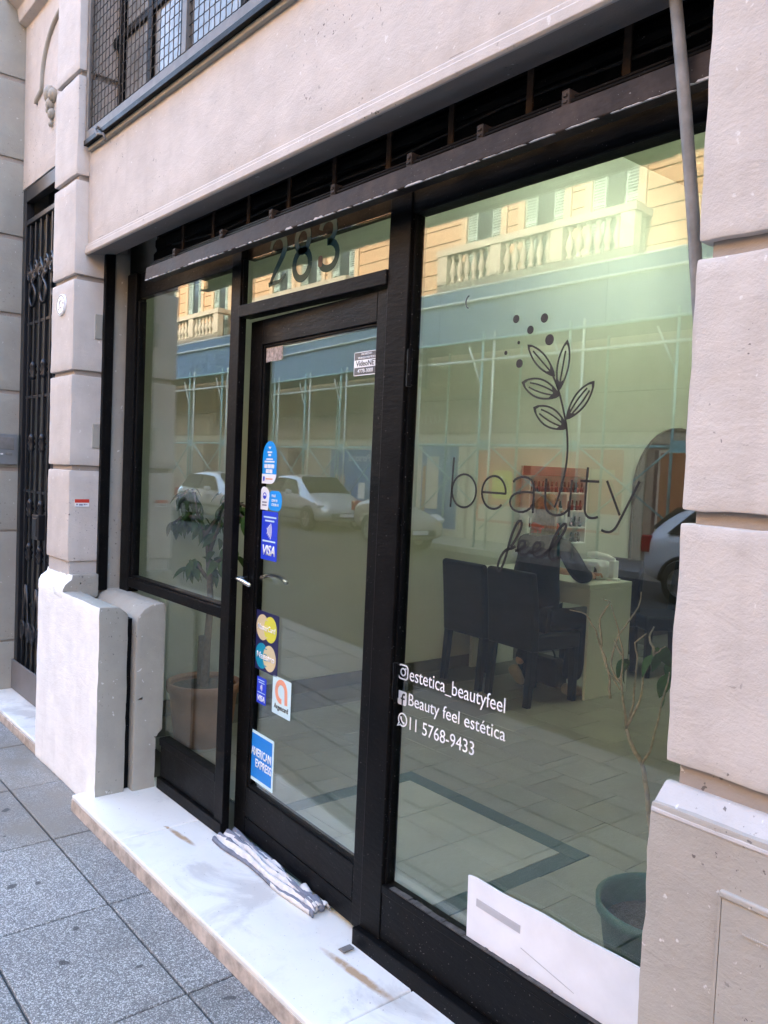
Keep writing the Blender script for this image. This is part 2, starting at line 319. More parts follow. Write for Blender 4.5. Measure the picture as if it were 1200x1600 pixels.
def rough_box(name, x0, x1, y0, y1, z0, z1, mat, parent=None, amp=0.003, step=0.05, bev=0.008, seed=0, shape=None):
    """plastered block: bevelled, subdivided and made uneven"""
    bm = bmesh.new(); bmesh.ops.create_cube(bm, size=1)
    for v in bm.verts: v.co = Vector(((x0+x1)/2+v.co.x*(x1-x0), (y0+y1)/2+v.co.y*(y1-y0), (z0+z1)/2+v.co.z*(z1-z0)))
    for ax, ln in ((0, x1-x0), (1, y1-y0), (2, z1-z0)):
        n = min(40, int(ln/step))
        for i in range(1, n):
            co = [(x0+x1)/2, (y0+y1)/2, (z0+z1)/2]; co[ax] = (x0, y0, z0)[ax]+ln*i/n; no = [0,0,0]; no[ax] = 1
            bmesh.ops.bisect_plane(bm, geom=bm.verts[:]+bm.edges[:]+bm.faces[:], plane_co=co, plane_no=no)
    sharp = [e for e in bm.edges if len(e.link_faces) == 2 and e.link_faces[0].normal.dot(e.link_faces[1].normal) < 0.5]
    bmesh.ops.bevel(bm, geom=sharp, offset=bev, segments=2, profile=0.6, affect='EDGES')
    for v in bm.verts:
        p = v.co*9+Vector((seed*3.7, 0, 0)); d = Vector((noise.noise(p), noise.noise(p+Vector((31,0,0))), noise.noise(p+Vector((0,57,0)))))
        p2 = v.co*38; d2 = Vector((noise.noise(p2), noise.noise(p2+Vector((31,0,0))), noise.noise(p2+Vector((0,57,0)))))
        v.co += d*amp*0.55+d2*amp*0.55
        if shape: shape(v.co)
    me = bpy.data.meshes.new(name); bm.to_mesh(me); bm.free(); me.materials.append(mat)
    for p in me.polygons: p.use_smooth = True
    me.set_sharp_from_angle(angle=R(28))
    o = bpy.data.objects.new(name, me); C.objects.link(o)
    if parent: o.parent = parent
    return o
def ribbon(mb, pts, wdt, y0, y1, closed=False, mi=0):
    """flat stroke in the x-z plane with real thickness; wdt number or list"""
    n = len(pts); L = []; Rr = []
    for i, p in enumerate(pts):
        a = pts[(i-1) % n] if closed else pts[max(i-1, 0)]; b = pts[(i+1) % n] if closed else pts[min(i+1, n-1)]
        tx, tz = b[0]-a[0], b[1]-a[1]; l = math.hypot(tx, tz) or 1; nx, nz = -tz/l, tx/l
        ww = (wdt[i] if isinstance(wdt, (list, tuple)) else wdt)/2
        L.append((p[0]+nx*ww, p[1]+nz*ww)); Rr.append((p[0]-nx*ww, p[1]-nz*ww))
    rng = range(n) if closed else range(n-1)
    vs = [(x, y0, z) for x, z in L]+[(x, y0, z) for x, z in Rr]+[(x, y1, z) for x, z in L]+[(x, y1, z) for x, z in Rr]
    fs = []
    for i in rng:
        j = (i+1) % n
        fs += [(i, i+n, j+n, j), (2*n+i, 2*n+j, 3*n+j, 3*n+i), (i, j, 2*n+j, 2*n+i), (i+n, 3*n+i, 3*n+j, j+n)]
    mb.add(vs, fs, mi)
def bez(*ctrl, n=10):
    """poly-bezier through (p0,c1,c2,p1,c3,c4,p2...)"""
    out = []
    for i in range(0, len(ctrl)-3, 3):
        p0, p1, p2, p3 = ctrl[i:i+4]
        for k in range(n+1):
            if k == 0 and out: continue
            t = k/n; u = 1-t
            out.append(tuple(u**3*a+3*u*u*t*b_+3*u*t*t*c_+t**3*d_ for a, b_, c_, d_ in zip(p0, p1, p2, p3)))
    return out
def ell(cx, cz, rx, rz, n=24, a0=0, a1=360):
    full = abs(a1-a0) >= 360
    return [(cx+rx*math.cos(R(a0+(a1-a0)*k/(n if full else n-1))), cz+rz*math.sin(R(a0+(a1-a0)*k/(n if full else n-1)))) for k in range(n)]
def rrect(x0, x1, z0, z1, r, n=5):
    out = []
    for cx, cz, a in ((x1-r, z1-r, 0), (x0+r, z1-r, 90), (x0+r, z0+r, 180), (x1-r, z0+r, 270)):
        for k in range(n+1): out.append((cx+r*math.cos(R(a+90*k/n)), cz+r*math.sin(R(a+90*k/n))))
    return out
def text_mesh(name, body, x0, x1, z0, z1, y, mat, parent=None, bold=0.0, shear=0.0, depth=0.0006, flip=False):
    """lettering that fills the given box in the x-z plane, facing -y (flip: facing +y)"""
    cu = bpy.data.curves.new('lettering', 'FONT'); cu.body = body; cu.size = 1; cu.offset = bold; cu.shear = shear; cu.resolution_u = 4
    ob = bpy.data.objects.new('lettering', cu); C.objects.link(ob)
    dg = bpy.context.evaluated_depsgraph_get(); me = bpy.data.meshes.new_from_object(ob.evaluated_get(dg))
    bpy.data.objects.remove(ob); bpy.data.curves.remove(cu)
    xs = [v.co.x for v in me.vertices]; ys = [v.co.y for v in me.vertices]
    ax, bx, ay, by = min(xs), max(xs), min(ys), max(ys)
    bm = bmesh.new(); bm.from_mesh(me)
    for v in bm.verts:
        u = (v.co.x-ax)/(bx-ax)
        if flip: u = 1-u
        v.co = Vector((x0+u*(x1-x0), y, z0+(v.co.y-ay)/(by-ay)*(z1-z0)))
    r = bmesh.ops.extrude_face_region(bm, geom=bm.faces[:])
    for v in [g for g in r['geom'] if isinstance(g, bmesh.types.BMVert)]: v.co.y += depth if not flip else -depth
    bmesh.ops.recalc_face_normals(bm, faces=bm.faces[:])
    bm.to_mesh(me); bm.free(); me.materials.clear(); me.materials.append(mat)
    o = bpy.data.objects.new(name, me); C.objects.link(o)
    if parent: o.parent = parent
    return o

# ================================================================ SETTING: ground
def struct(o): o['kind'] = 'structure'; return o
sub = MB().box(-60, 30, -2.35, 0.3, -0.30, -0.012).build('pavement', M['joint']); struct(sub)
XJ, YJ, TW, TD, G = -3.349, -0.503, 0.606, 0.405, 0.004
def paver(x0, x1, y0, y1):
    z = rnd.uniform(-0.0015, 0.0015)
    o = MB().box(x0+G, x1-G, y0+G, y1-G, -0.03, z).build('pavement_tile', M['terrazzo'], sub, bevel=0.003, seg=1)
    o.rotation_euler = (0, 0, 0); return o
for i in range(-8, 9):
    x0 = XJ+i*TW
    for j in range(0, 4): paver(x0, x0+TW, YJ-(j+1)*TD, YJ-j*TD)
    paver(x0, x0+TW, YJ, -0.335 if x0 > -3.6 else -0.25)
far = MB()
for x0, x1 in ((-60, XJ-8*TW), (XJ+9*TW, 30)): far.box(x0, x1, -2.12, -0.25, -0.03, -0.002)
far.build('pavement_beyond', M['terrazzo'], sub)
struct(MB().box(-60, 30, -2.36, -2.13, -0.30, 0.0).build('kerb', M['kerb'], bevel=0.015))
struct(MB().box(-60, 30, -10.72, -2.34, -0.6, -0.13).build('road', M['asphalt']))
struct(MB().box(-60, 30, -12.7, -10.7, -0.3, 0.0).build('far_pavement', M['kerb'], bevel=0.015))
struct(MB().box(-400, 400, -400, 400, -1.2, -0.62).build('ground', M['asphalt']))

# marble threshold in front of the shop
t = thing('marble_threshold', 'long white marble door sill with rust streaks, in front of the shop entrance', 'door sill', (-2.2, -0.15, 0))
def slab(x0, x1, y0, y1, z, par, off):
    o = MB().box(x0-off[0], x1-off[0], y0-off[1], y1-off[1], 0.004, z).build('marble_slab', M['marble'], par, bevel=0.006, seg=2)
    return o
for x0, x1 in ((-3.60, -3.062), (-3.058, -1.692), (-1.688, -0.80)):
    slab(x0, x1, -0.343, 0.06, 0.064, t, t.location)
MB().prismx([(-0.352, 0.0), (-0.3435, 0.0), (-0.3435, 0.048), (-0.348, 0.05)], -3.59, -0.80).build('worn_edge', M['marble_edge'], t, bevel=0.002).location = -t.location
MB().box(-2.866, -1.975, 0.0605, 0.20, 0.0, 0.067).build('teal_strip', M['tealtile'], t).location = -t.location

# ================================================================ SHOP BUILDING
sb = thing('shop_building', 'pink plastered ground floor facade with rusticated pilasters around the black shopfront', 'building')
PX0, PX1 = -4.36, -4.04
def zblocks(): return [(1.045, 1.487), (1.513, 1.947), (1.973, 2.402), (2.428, 2.868), (2.894, 3.352), (3.378, 3.84), (3.866, 4.33), (4.356, 4.82)]
MB().box(PX0+0.02, PX1-0.018, -0.222, 0.04, 0.85, 5.2).build('pilaster_core', M['groove'], sb)
for k, (a, b_) in enumerate(zblocks()):
    rough_box('pilaster_block', PX0, PX1, -0.24, 0.02, a, b_, M['pink'], sb, 0.0035, 0.045, 0.006, seed=k)
# base of the left pilaster, whitewashed on the street side
def white_front(o, lim=-0.55):
    o.data.materials.append(M['white_paint'])
    for p in o.data.polygons:
        if p.normal.y < lim and p.center.y < -0.2: p.material_index = 1
    return o
def slot_a(v):
    if v.z > 0.5: 
        d = max(0, v.y+0.21); v.z -= min(0.055, d*d*9)*(1 if v.x > -3.99 else 0)
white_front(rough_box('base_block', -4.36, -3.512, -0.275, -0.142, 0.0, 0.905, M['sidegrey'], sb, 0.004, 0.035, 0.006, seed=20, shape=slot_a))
def slot_b(v):
    if v.z > 0.5:
        d = max(0, -0.035-v.y); v.z -= min(0.07, d*d*11)
    if v.y > 0.0 and v.z < 0.30: v.y -= 0.035
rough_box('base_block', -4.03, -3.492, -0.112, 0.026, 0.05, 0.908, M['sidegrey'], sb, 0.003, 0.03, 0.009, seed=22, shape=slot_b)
MB().box(-4.0, -3.545, -0.145, -0.10, 0.05, 0.84).build('shutter_channel', M['black'], sb)
def cham(v):
    if v.z > 0.93: v.y += max(0, min(0.045, (v.z-0.93)*1.3)) if v.y < -0.2 else 0
white_front(rough_box('base_neck', -4.37, -3.995, -0.275, -0.10, 0.87, 0.985, M['sidegrey'], sb, 0.003, 0.02, 0.008, seed=24, shape=cham), -0.3)
MB().box(-4.35, -4.05, -0.23, 0.0, 0.97, 1.046).build('neck_groove', M['ledge'], sb, bevel=0.006)
# black shutter guide and plaster reveal left of the frame
MB().box(-4.04, -4.012, -0.098, -0.05, 0.90, 2.56).build('shutter_guide', M['black'], sb, bevel=0.003)
rough_box('reveal', -4.10, -4.028, -0.05, 0.03, 0.9, 2.56, M['sidegrey'], sb, 0.003, 0.06, 0.004, seed=25)
for z0 in (2.13, 1.60): MB().box(-4.0405, -4.034, -0.135, -0.098, z0, z0+0.12).build('plaster_patch', M['sidegrey'], sb, bevel=0.003)
# right pier
RX = -0.807
MB().box(RX+0.02, 0.9, -0.222, 0.04, 0.9, 5.2).build('pilaster_core', M['groove'], sb)
for k, (a, b_) in enumerate([(1.05, 1.485), (1.512, 1.955), (1.985, 2.44), (2.47, 2.92), (2.95, 3.4), (3.43, 3.9), (3.93, 4.4), (4.43, 4.9)]):
    rough_box('pier_block', RX, 0.9, -0.24, 0.03, a, b_, M['pink'], sb, 0.0045, 0.03, 0.006, seed=40+k)
o = rough_box('pier_base', RX-0.004, 0.9, -0.275, 0.03, 0.0, 0.985, M['pinkgrey'], sb, 0.0045, 0.03, 0.006, seed=60)
MB().prismx([(-0.277, 0.962), (-0.277, 0.972), (-0.232, 1.012), (-0.215, 1.012), (-0.215, 0.962)], RX-0.003, 0.9).build('pier_ledge', M['ledge'], sb, bevel=0.006)
for k, (x0, x1, z0, z1) in enumerate([(-0.664, -0.35, 0.45, 0.868)]):
    MB().box(x0, x1, -0.2805, -0.27, z0, z1).build('meter_cover', M['pinkgrey'], sb, bevel=0.003)
    MB().box(x0-0.004, x1, -0.2835, -0.272, z1, z1+0.012).build('cover_rim', M['pinkgrey'], sb, bevel=0.003)
    MB().box(x0-0.006, x0-0.001, -0.279, -0.272, z0, z1).build('cover_rim', M['pinkgrey'], sb)
    MB().box(x0+0.04, x1, -0.2825, -0.28, z1-0.047, z1-0.044).build('cover_rim', M['pinkgrey'], sb)
# wall above the shopfront: front slab with moulding, open shutter recess behind
def wv(v): pass
rough_box('upper_wall', -4.045, RX+0.03, -0.18, -0.045, 2.552, 3.05, M['pink'], sb, 0.002, 0.09, 0.006, seed=70)
MB().prismx([(-0.178, 2.572), (-0.183, 2.572), (-0.190, 2.566), (-0.190, 2.556), (-0.193, 2.552), (-0.193, 2.528), (-0.186, 2.522), (-0.176, 2.524), (-0.17, 2.556)], -4.048, RX+0.03).build('moulding', M['pink'], sb, bevel=0.002)
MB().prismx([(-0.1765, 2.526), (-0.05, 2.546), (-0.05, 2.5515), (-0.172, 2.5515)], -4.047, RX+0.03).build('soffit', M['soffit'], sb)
MB().box(-4.04, RX+0.03, -0.1795, -0.1815+0.004, 2.578, 2.581).build('moulding_line', M['groove'], sb)
MB().box(-4.05, RX+0.03, 0.172, 0.199, 2.452, 5.0).box(-4.05, RX+0.03, -0.05, 0.171, 3.03, 3.05).build('recess_back', M['dark'], sb)
# upper storeys: plain pink mass with window openings above the picture
up = MB()
up.box(-12, 9, -0.18, 0.3, 5.0, 12.9).box(-12, PX0-0.3, 0.31, 0.6, 0, 12.8).box(0.9, 9, -0.18, 0.4, 0.0, 5.0).box(-12, 9, 0.5, 9.5, 5.0, 12.7)
up.box(9, 60, -0.18, 8, 0, 12.9).box(-60, -12, -0.1, 8, 0, 12.9).box(-12, -7.0, -0.1, 0.5, 0, 5.0)
up.box(RX-0.2, 0.9, -0.16, 0.3, 3.05, 5.0)
up.build('upper_storeys', M['pink'], sb)

# roller shutter gear in the recess
sh = thing('roller_shutter', 'dark roller shutter housing with iron lattice above the shop windows', 'shutter', (-2.3, 0.1, 2.45))
SO = -sh.location
for i in range(9):
    z0 = 2.46+i*0.068; yy = 0.13+0.02*math.sin(i*0.5)
    MB().prismx([(yy, z0), (yy-0.012, z0+0.02), (yy-0.012, z0+0.048), (yy, z0+0.064), (yy+0.012, z0+0.064), (yy+0.012, z0)], -3.98, RX).build('slat', M['slat'], sh).location = SO
bars = [-3.30, -3.03, -2.755, -2.48, -2.213, -1.94, -1.676, -1.399, -1.122, -0.851]
for x in bars:
    MB().box(x-0.010, x+0.010, -0.043, -0.037, 2.385, 2.95).build('upright_bar', M['rust'], sh, bevel=0.001).location = SO
for z, y in ((2.50, -0.034), (2.60, -0.034)):
    MB().box(-3.48, RX, y, y+0.005, z, z+0.018).build('lattice_bar', M['brownblack'], sh).location = SO
for z, y, r in ((2.399, -0.100, 0.0062), (2.413, -0.090, 0.0052)):
    MB().tube([(-3.47, y, z), (-2.2, y, z+0.001), (RX+0.02, y, z)], r, 8).build('rod', M['brownblack'], sh, smooth=True).location = SO
for x in (-3.23, -2.83, -2.48, -2.119, -1.762, -1.494, -1.229):
    MB().box(x-0.011, x+0.011, -0.112, -0.078, 2.389, 2.426).box(x-0.006, x+0.006, -0.115, -0.111, 2.409, 2.417).box(x-0.006, x+0.006, -0.115, -0.111, 2.395, 2.402).build('clamp', M['beam'], sh, bevel=0.002).location = SO
MB().tube([(-3.45, -0.02, 2.50), (-3.0, -0.03, 2.465), (-2.5, -0.02, 2.49), (-2.0, -0.03, 2.47), (-1.5, -0.02, 2.50), (-1.0, -0.03, 2.48), (-0.82, -0.02, 2.5)], 0.004, 6).build('cable', M['slat'], sh, smooth=True).location = SO
# beam: folded metal strip, flaking along its lower edge
bm_ = MB().prismx([(-0.118, 2.332), (-0.121, 2.335), (-0.118, 2.388), (-0.070, 2.388), (-0.070, 2.382), (-0.112, 2.380), (-0.112, 2.341), (-0.080, 2.337), (-0.080, 2.332)], -3.49, RX+0.01)
bm_.build('beam', M['beam'], sh, bevel=0.0015).location = SO
ch = MB(); x = -3.49
while x < RX:
    l = rnd.uniform(0.015, 0.09); h = rnd.choice([0.0012, 0.002, 0.002, 0.004, 0.006])
    ch.prism([(x, 2.3313), (x+l, 2.3313), (x+l*0.8, 2.3316+h), (x+l*0.5, 2.3316+h*rnd.uniform(0.3, 1)), (x+l*0.2, 2.3316+h)], -0.1225, -0.117); x += l+rnd.choice([0, 0, 0, 0.01, 0.03])
o = ch.build('flaked_edge', M['chip'], sh); o.location = SO; o['kind'] = 'stuff'

# ================================================================ SHOPFRONT
GY = 0.03
sf = thing('shopfront', 'black steel shopfront with glass panes and a door standing slightly ajar', 'shopfront', (-2.4, 0.0, 0.06))
FO = -sf.location
def fbox(name, x0, x1, z0, z1, y0=0.0, y1=0.055, mat='black', bev=0.003):
    o = MB().box(x0, x1, y0, y1, z0, z1).build(name, M[mat], sf, bevel=bev); o.location = FO; return o
fbox('jamb', -3.985, -3.88, 0.905, 2.45); fbox('jamb_bead', -3.88, -3.862, 0.98, 2.315, 0.012, 0.05)
fbox('mullion', -2.94, -2.868, 0.065, 2.40, 0.0, 0.032, 'brownblack'); fbox('mullion', -1.97, -1.872, 0.118, 2.40, 0.0, 0.055, 'brownblack')
fbox('jamb', -0.83, -0.74, 0.07, 2.40, 0.004)
fbox('head_rail', -3.98, -2.94, 2.33, 2.45, 0.022, 0.06); fbox('head_rail', -2.868, -1.97, 2.345, 2.45, 0.0275, 0.06); fbox('head_rail', -1.872, -0.74, 2.313, 2.45, 0.006, 0.06)
fbox('transom', -2.868, -1.97, 2.12, 2.166, -0.006, 0.05, 'brownblack'); fbox('transom', -3.98, -2.94, 0.932, 0.978, 0.001, 0.05); fbox('transom_bead', -3.86, -2.94, 0.978, 0.988, 0.010, 0.05)
fbox('kick_panel', -3.47, -2.94, 0.12, 0.275, 0.008, 0.045); fbox('kick_rail', -3.47, -2.94, 0.262, 0.298, 0.0, 0.05); fbox('plinth', -3.475, -2.869, 0.065, 0.116, -0.006, 0.03)
fbox('kick_panel', -1.872, -0.74, 0.12, 0.272, 0.004, 0.045); fbox('kick_rail', -1.872, -0.74, 0.265, 0.292, 0.001, 0.052); fbox('plinth', -1.978, -0.74, 0.056, 0.117, -0.022, 0.05)
fbox('mullion_bead', -1.872, -1.864, 0.292, 2.313, 0.014, 0.05); fbox('mullion_bead', -2.952, -2.94, 0.298, 0.932, 0.008, 0.05); fbox('mullion_bead', -2.952, -2.94, 0.988, 2.33, 0.008, 0.05); fbox('mullion_bead', -2.868, -2.860, 2.166, 2.345, 0.008, 0.03)
for name, x0, x1, z0, z1 in (('glass_pane', -3.863, -2.951, 0.985, 2.332), ('glass_pane', -3.47, -2.951, 0.296, 0.934), ('glass_pane', -2.861, -1.969, 2.164, 2.347), ('glass_pane', -1.865, -0.742, 0.290, 2.315)):
    o = MB().box(x0, x1, GY-0.003, GY+0.003, z0, z1).build(name, M['glass'], sf); o.location = FO
# hinges between door and right mullion
for z in (1.86, 0.93):
    o = MB().tube([(-1.845, -0.004, z-0.055), (-1.845, -0.004, z+0.055)], 0.008, 8).box(-1.862, -1.836, -0.003, 0.004, z-0.05, z-0.02).box(-1.862, -1.836, -0.003, 0.004, z+0.02, z+0.05).build('hinge', M['black'], sf); o.location = FO
# old putty and cobweb dust along the sill of the big pane
o = MB(); x = -1.838
while x < -0.85:
    l = rnd.uniform(0.01, 0.05); o.box(x, x+l, 0.004, 0.024, 0.2915, 0.2925+rnd.uniform(0, 0.004)); x += l
o = o.build('putty_line', plain('dusty_putty', (0.07, 0.065, 0.06), 0.9, var=0.5, scale=40), sf); o.location = FO
# door leaf, hinged at the right, about three degrees open inwards
TH = R(3.1); HX, HY = -1.97, GY
def dpos(a, z, y=0.0): return Vector((HX+a*math.cos(TH)+y*math.sin(TH), HY-a*math.sin(TH)+y*math.cos(TH), z))
dl = MB().box(-0.912, -0.818, -0.018, 0.024, 0.088, 2.113).box(-0.062, -0.002, -0.018, 0.024, 0.088, 2.113).box(-0.818, -0.062, -0.018, 0.024, 2.016, 2.113).box(-0.818, -0.062, -0.018, 0.024, 0.165, 0.285)
dl.box(-0.818, -0.806, -0.010, 0.018, 0.285, 2.016).box(-0.806, -0.062, -0.010, 0.018, 2.006, 2.016).box(-0.806, -0.062, -0.012, 0.018, 0.285, 0.296)
door = dl.build('door', M['brownblack'], sf, bevel=0.003); door.location = dpos(0, 0)+FO; door.rotation_euler = (0, 0, -TH)
MB().box(-0.8185, -0.0615, -0.0165, 0.022, 0.088, 0.160).build('kick_panel', M['black'], door, bevel=0.003)
MB().box(-0.807, -0.061, -0.003, 0.003, 0.294, 2.008).build('glass_pane', M['glass'], door)
hd = MB().tube([(-0.872, -0.018, 1.105), (-0.872, -0.060, 1.105)], 0.011, 10).tube(bez((-0.878, -0.058, 1.106), (-0.85, -0.064, 1.108), (-0.80, -0.066, 1.105), (-0.768, -0.058, 1.092), n=8), [0.009, 0.0095, 0.010, 0.0105, 0.0105, 0.0105, 0.010, 0.009, 0.006], 10)
hd.tube([(-0.872, 0.024, 1.110), (-0.872, 0.06, 1.110)], 0.010, 10).tube(bez((-0.878, 0.057, 1.110), (-0.82, 0.066, 1.128), (-0.74, 0.066, 1.128), (-0.69, 0.058, 1.108), n=8), 0.009, 10)
hd.build('handle', M['chrome'], door, smooth=True)
MB().box(-0.888, -0.856, -0.022, -0.017, 1.02, 1.17).tube([(-0.872, -0.024, 1.045), (-0.872, -0.017, 1.045)], 0.008, 10).build('lock_plate', M['black'], door, bevel=0.002)
MB().lathe([(0.014, 0), (0.014, 0.006), (0.009, 0.007)], 0, 0, 12).build('lock_ring', M['black'], door).matrix_local = Matrix.Translation((-0.872, -0.018, 1.42)) @ Matrix.Rotation(R(90), 4, 'X')
# door stop plate on the marble, red sticker, house numbers etc. are things of their own
tag(MB().prism([(-1.935, 0.0), (-1.915, 0.0), (-1.905, 0.001), (-1.90, 0.008), (-1.925, 0.008)], -0.07, -0.03).build('floor_plate', M['pole'], bevel=0.001, loc=(-0.04, -0.008, 0.0655)), 'small grey metal floor plate on the marble beside the right mullion', 'plate')

# leaning grey pole in front of the big pane
tag(MB().tube(bez((-0.968, -0.14, 2.63), (-0.929, -0.14, 2.397), (-0.890, -0.14, 2.163), (-0.860, -0.14, 1.92), n=12)+[(-0.848, -0.125, 1.78), (-0.84, -0.10, 1.6)], 0.0122, 12).build('metal_pole', M['pole'], smooth=True), 'grey metal pole slanting down in front of the big pane beside the right pier', 'pole')

# upper window with wire mesh screen
uw = thing('upper_window', 'upstairs window behind a dark crimped wire mesh screen', 'window', (-3.2, -0.19, 3.04))
UO = -uw.location
WX0, WX1, WZ0, WZ1 = -4.0, -1.2, 3.05, 4.9
def ubox(name, x0, x1, y0, y1, z0, z1, mat, bev=0.002):
    o = MB().box(x0, x1, y0, y1, z0, z1).build(name, M[mat], uw, bevel=bev); o.location = UO; return o
M['frameiron'] = plain('grey_brown_iron', (0.13, 0.115, 0.10), 0.5, var=0.3, scale=15)
ubox('screen_frame', WX0-0.02, WX1, -0.212, -0.19, WZ0-0.005, WZ0+0.035, 'frameiron'); ubox('screen_frame', WX0-0.02, WX0+0.012, -0.212, -0.19, WZ0+0.035, WZ1, 'frameiron'); ubox('screen_frame', -3.0, -2.962, -0.214, -0.188, WZ0+0.035, WZ1, 'frameiron')
ubox('bottom_angle', WX0-0.02, WX1, -0.218, -0.17, WZ0-0.030, WZ0-0.006, 'black')
wm = MB(); sp = 0.042
def crimp(p0, p1, ax, ph):
    n = max(2, int((Vector(p1)-Vector(p0)).length/(sp/2))); out = []
    for i in range(n+1):
        p = Vector(p0).lerp(Vector(p1), i/n); p.y += 0.0007*(1 if (i+ph) % 2 else -1); out.append(p)
    wm.tube(out, 0.0021, 4, cap=False)
k = 0; x = WX0+0.02
while x < WX1: crimp((x, -0.2, WZ0+0.02), (x, -0.2, WZ1), 2, k); x += sp; k += 1
k = 0; z = WZ0+0.05
while z < WZ1: crimp((WX0, -0.2, z), (WX1, -0.2, z), 0, k+1); z += sp; k += 1
o = wm.build('wire_mesh', M['gate'], uw); o.location = UO
for x in (-3.95, -3.62, -3.28, -2.78, -2.45, -2.05, -1.6): ubox('casement_bar', x, x+0.045, -0.09, -0.05, 3.02, 4.95, 'black')
for z in (3.05, 3.52, 4.2): ubox('casement_bar', -4.03, -1.0, -0.084, -0.056, z, z+0.04, 'black')
M['milk'] = plain('frosted_pane', (0.30, 0.31, 0.30), 0.12, var=0.6, scale=3)
for x0, x1 in ((-3.9, -3.62), (-3.57, -3.28), (-3.23, -2.78), (-2.73, -2.45), (-2.40, -2.05)): ubox('pane', x0, x1, -0.07, -0.062, 3.09, 4.9, 'milk', 0)
ubox('sill', -4.02, -1.0, -0.198, -0.05, 3.0, 3.022, 'sidegrey', 0.004)
o = MB().tube([(-3.85, -0.215, 3.06), (-3.82, -0.235, 3.035), (-3.80, -0.235, 3.01), (-3.75, -0.225, 3.0), (-3.735, -0.22, 2.965)], 0.006, 7).build('hook', M['frameiron'], uw, smooth=True); o.location = UO

# neighbouring entrance: side wall, gate, panel above
nb = thing('neighbour_entrance', 'recessed pink entrance bay beside the shop with grey rusticated side wall', 'doorway', (-5.0, 0, 0))
NO = -nb.location
def nset(o): o.location = o.location+NO; return o
for k, (a, b_) in enumerate([(0.0, 0.36), (0.372, 1.063), (1.073, 1.445), (1.468, 1.925), (1.948, 2.404), (2.428, 2.876), (2.902, 3.342), (3.368, 3.828), (3.854, 4.4)]):
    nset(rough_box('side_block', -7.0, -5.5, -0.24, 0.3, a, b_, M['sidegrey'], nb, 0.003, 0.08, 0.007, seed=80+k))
nset(MB().box(-6.98, -5.512, -0.225, 0.28, 0, 5).build('side_core', M['groove'], nb))
nset(rough_box('panel_wall', -5.5, -4.34, -0.075, 0.05, 3.185, 4.4, M['pink'], nb, 0.002, 0.1, 0.004, seed=95))
ar = [(-4.78+0.36*math.cos(R(a)), 3.72+0.30*math.sin(R(a))) for a in range(90, 181, 8)]
mb = MB(); mb.tube([(x, -0.078, z) for x, z in ar]+[(-5.145, -0.078, 3.68), (-5.24, -0.078, 3.655), (-5.25, -0.078, 3.63)], 0.016, 8)
nset(mb.build('arch_moulding', M['sidegrey'], nb, smooth=True))
mb = MB()
for cx, cz, r in ((-4.98, 3.60, 0.05), (-4.96, 3.54, 0.04), (-4.94, 3.48, 0.032), (-5.03, 3.63, 0.028), (-4.92, 3.58, 0.04), (-5.0, 3.52, 0.022), (-4.95, 3.43, 0.02)):
    bmx = bmesh.new(); bmesh.ops.create_icosphere(bmx, subdivisions=2, radius=r)
    vs_ = [(v.co.x+cx+0.2*r*noise.noise(v.co*60), v.co.y*0.7-0.085, v.co.z+cz) for v in bmx.verts]; bmx.verts.index_update(); mb.add(vs_, [[v.index for v in f.verts] for f in bmx.faces]); bmx.free()
nset(mb.build('plaster_ornament', M['sidegrey'], nb, smooth=True))
nset(MB().prismx([(-0.07, 4.16), (-0.12, 4.18), (-0.13, 4.25), (-0.2, 4.30), (-0.2, 4.5), (0, 4.5), (0, 4.16)], -5.5, -4.36).build('cornice', M['pink'], nb, bevel=0.005))
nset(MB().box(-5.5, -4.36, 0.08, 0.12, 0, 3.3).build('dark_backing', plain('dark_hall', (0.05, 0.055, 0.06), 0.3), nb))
st = thing('marble_step', 'worn white marble step below the black iron gate', 'step', (-4.9, -0.15, 0))
for x0, x1 in ((-5.5, -5.16), (-5.156, -4.83), (-4.826, -4.5), (-4.496, -4.362)):
    MB().box(x0-st.location.x, x1-st.location.x, -0.262+0.15, -0.02+0.15, 0.001, 0.06).build('marble_tile', M['marble'], st, bevel=0.005)
MB().box(-5.5-st.location.x, -4.362-st.location.x, -0.272+0.15, -0.263+0.15, 0.001, 0.05).build('worn_edge', M['marble_edge'], st, bevel=0.003)
gt = thing('iron_gate', 'tall black wrought iron gate with scrolls left of the pilaster', 'gate', (-4.93, -0.05, 0.06))
GO = -gt.location
def gb(name, mb, sm=False, bev=0.0, mat='gate'):
    o = mb.build(name, M[mat], gt, smooth=sm, bevel=bev); o.location = GO; return o
gb('frame', MB().box(-5.5, -5.44, -0.07, -0.02, 0.06, 3.18).box(-4.42, -4.36, -0.07, -0.02, 0.06, 3.18).box(-5.44, -4.42, -0.07, -0.02, 3.10, 3.18).box(-5.44, -4.42, -0.065, -0.025, 2.96, 2.99).box(-5.44, -4.42, -0.07, -0.02, 0.06, 0.10), bev=0.003)
gb('kick_plate', MB().box(-5.5, -4.42, -0.085, -0.072, 0.062, 0.25), mat='gateplate', bev=0.004)
for i in range(10):
    x = -5.40+i*0.104
    gb('bar', MB().box(x-0.009, x+0.009, -0.055, -0.037, 0.10, 2.96), bev=0.002)
for z in (1.9, 1.32, 0.62, 2.35): gb('cross_rail', MB().box(-5.44, -4.42, -0.05, -0.035, z, z+0.016))
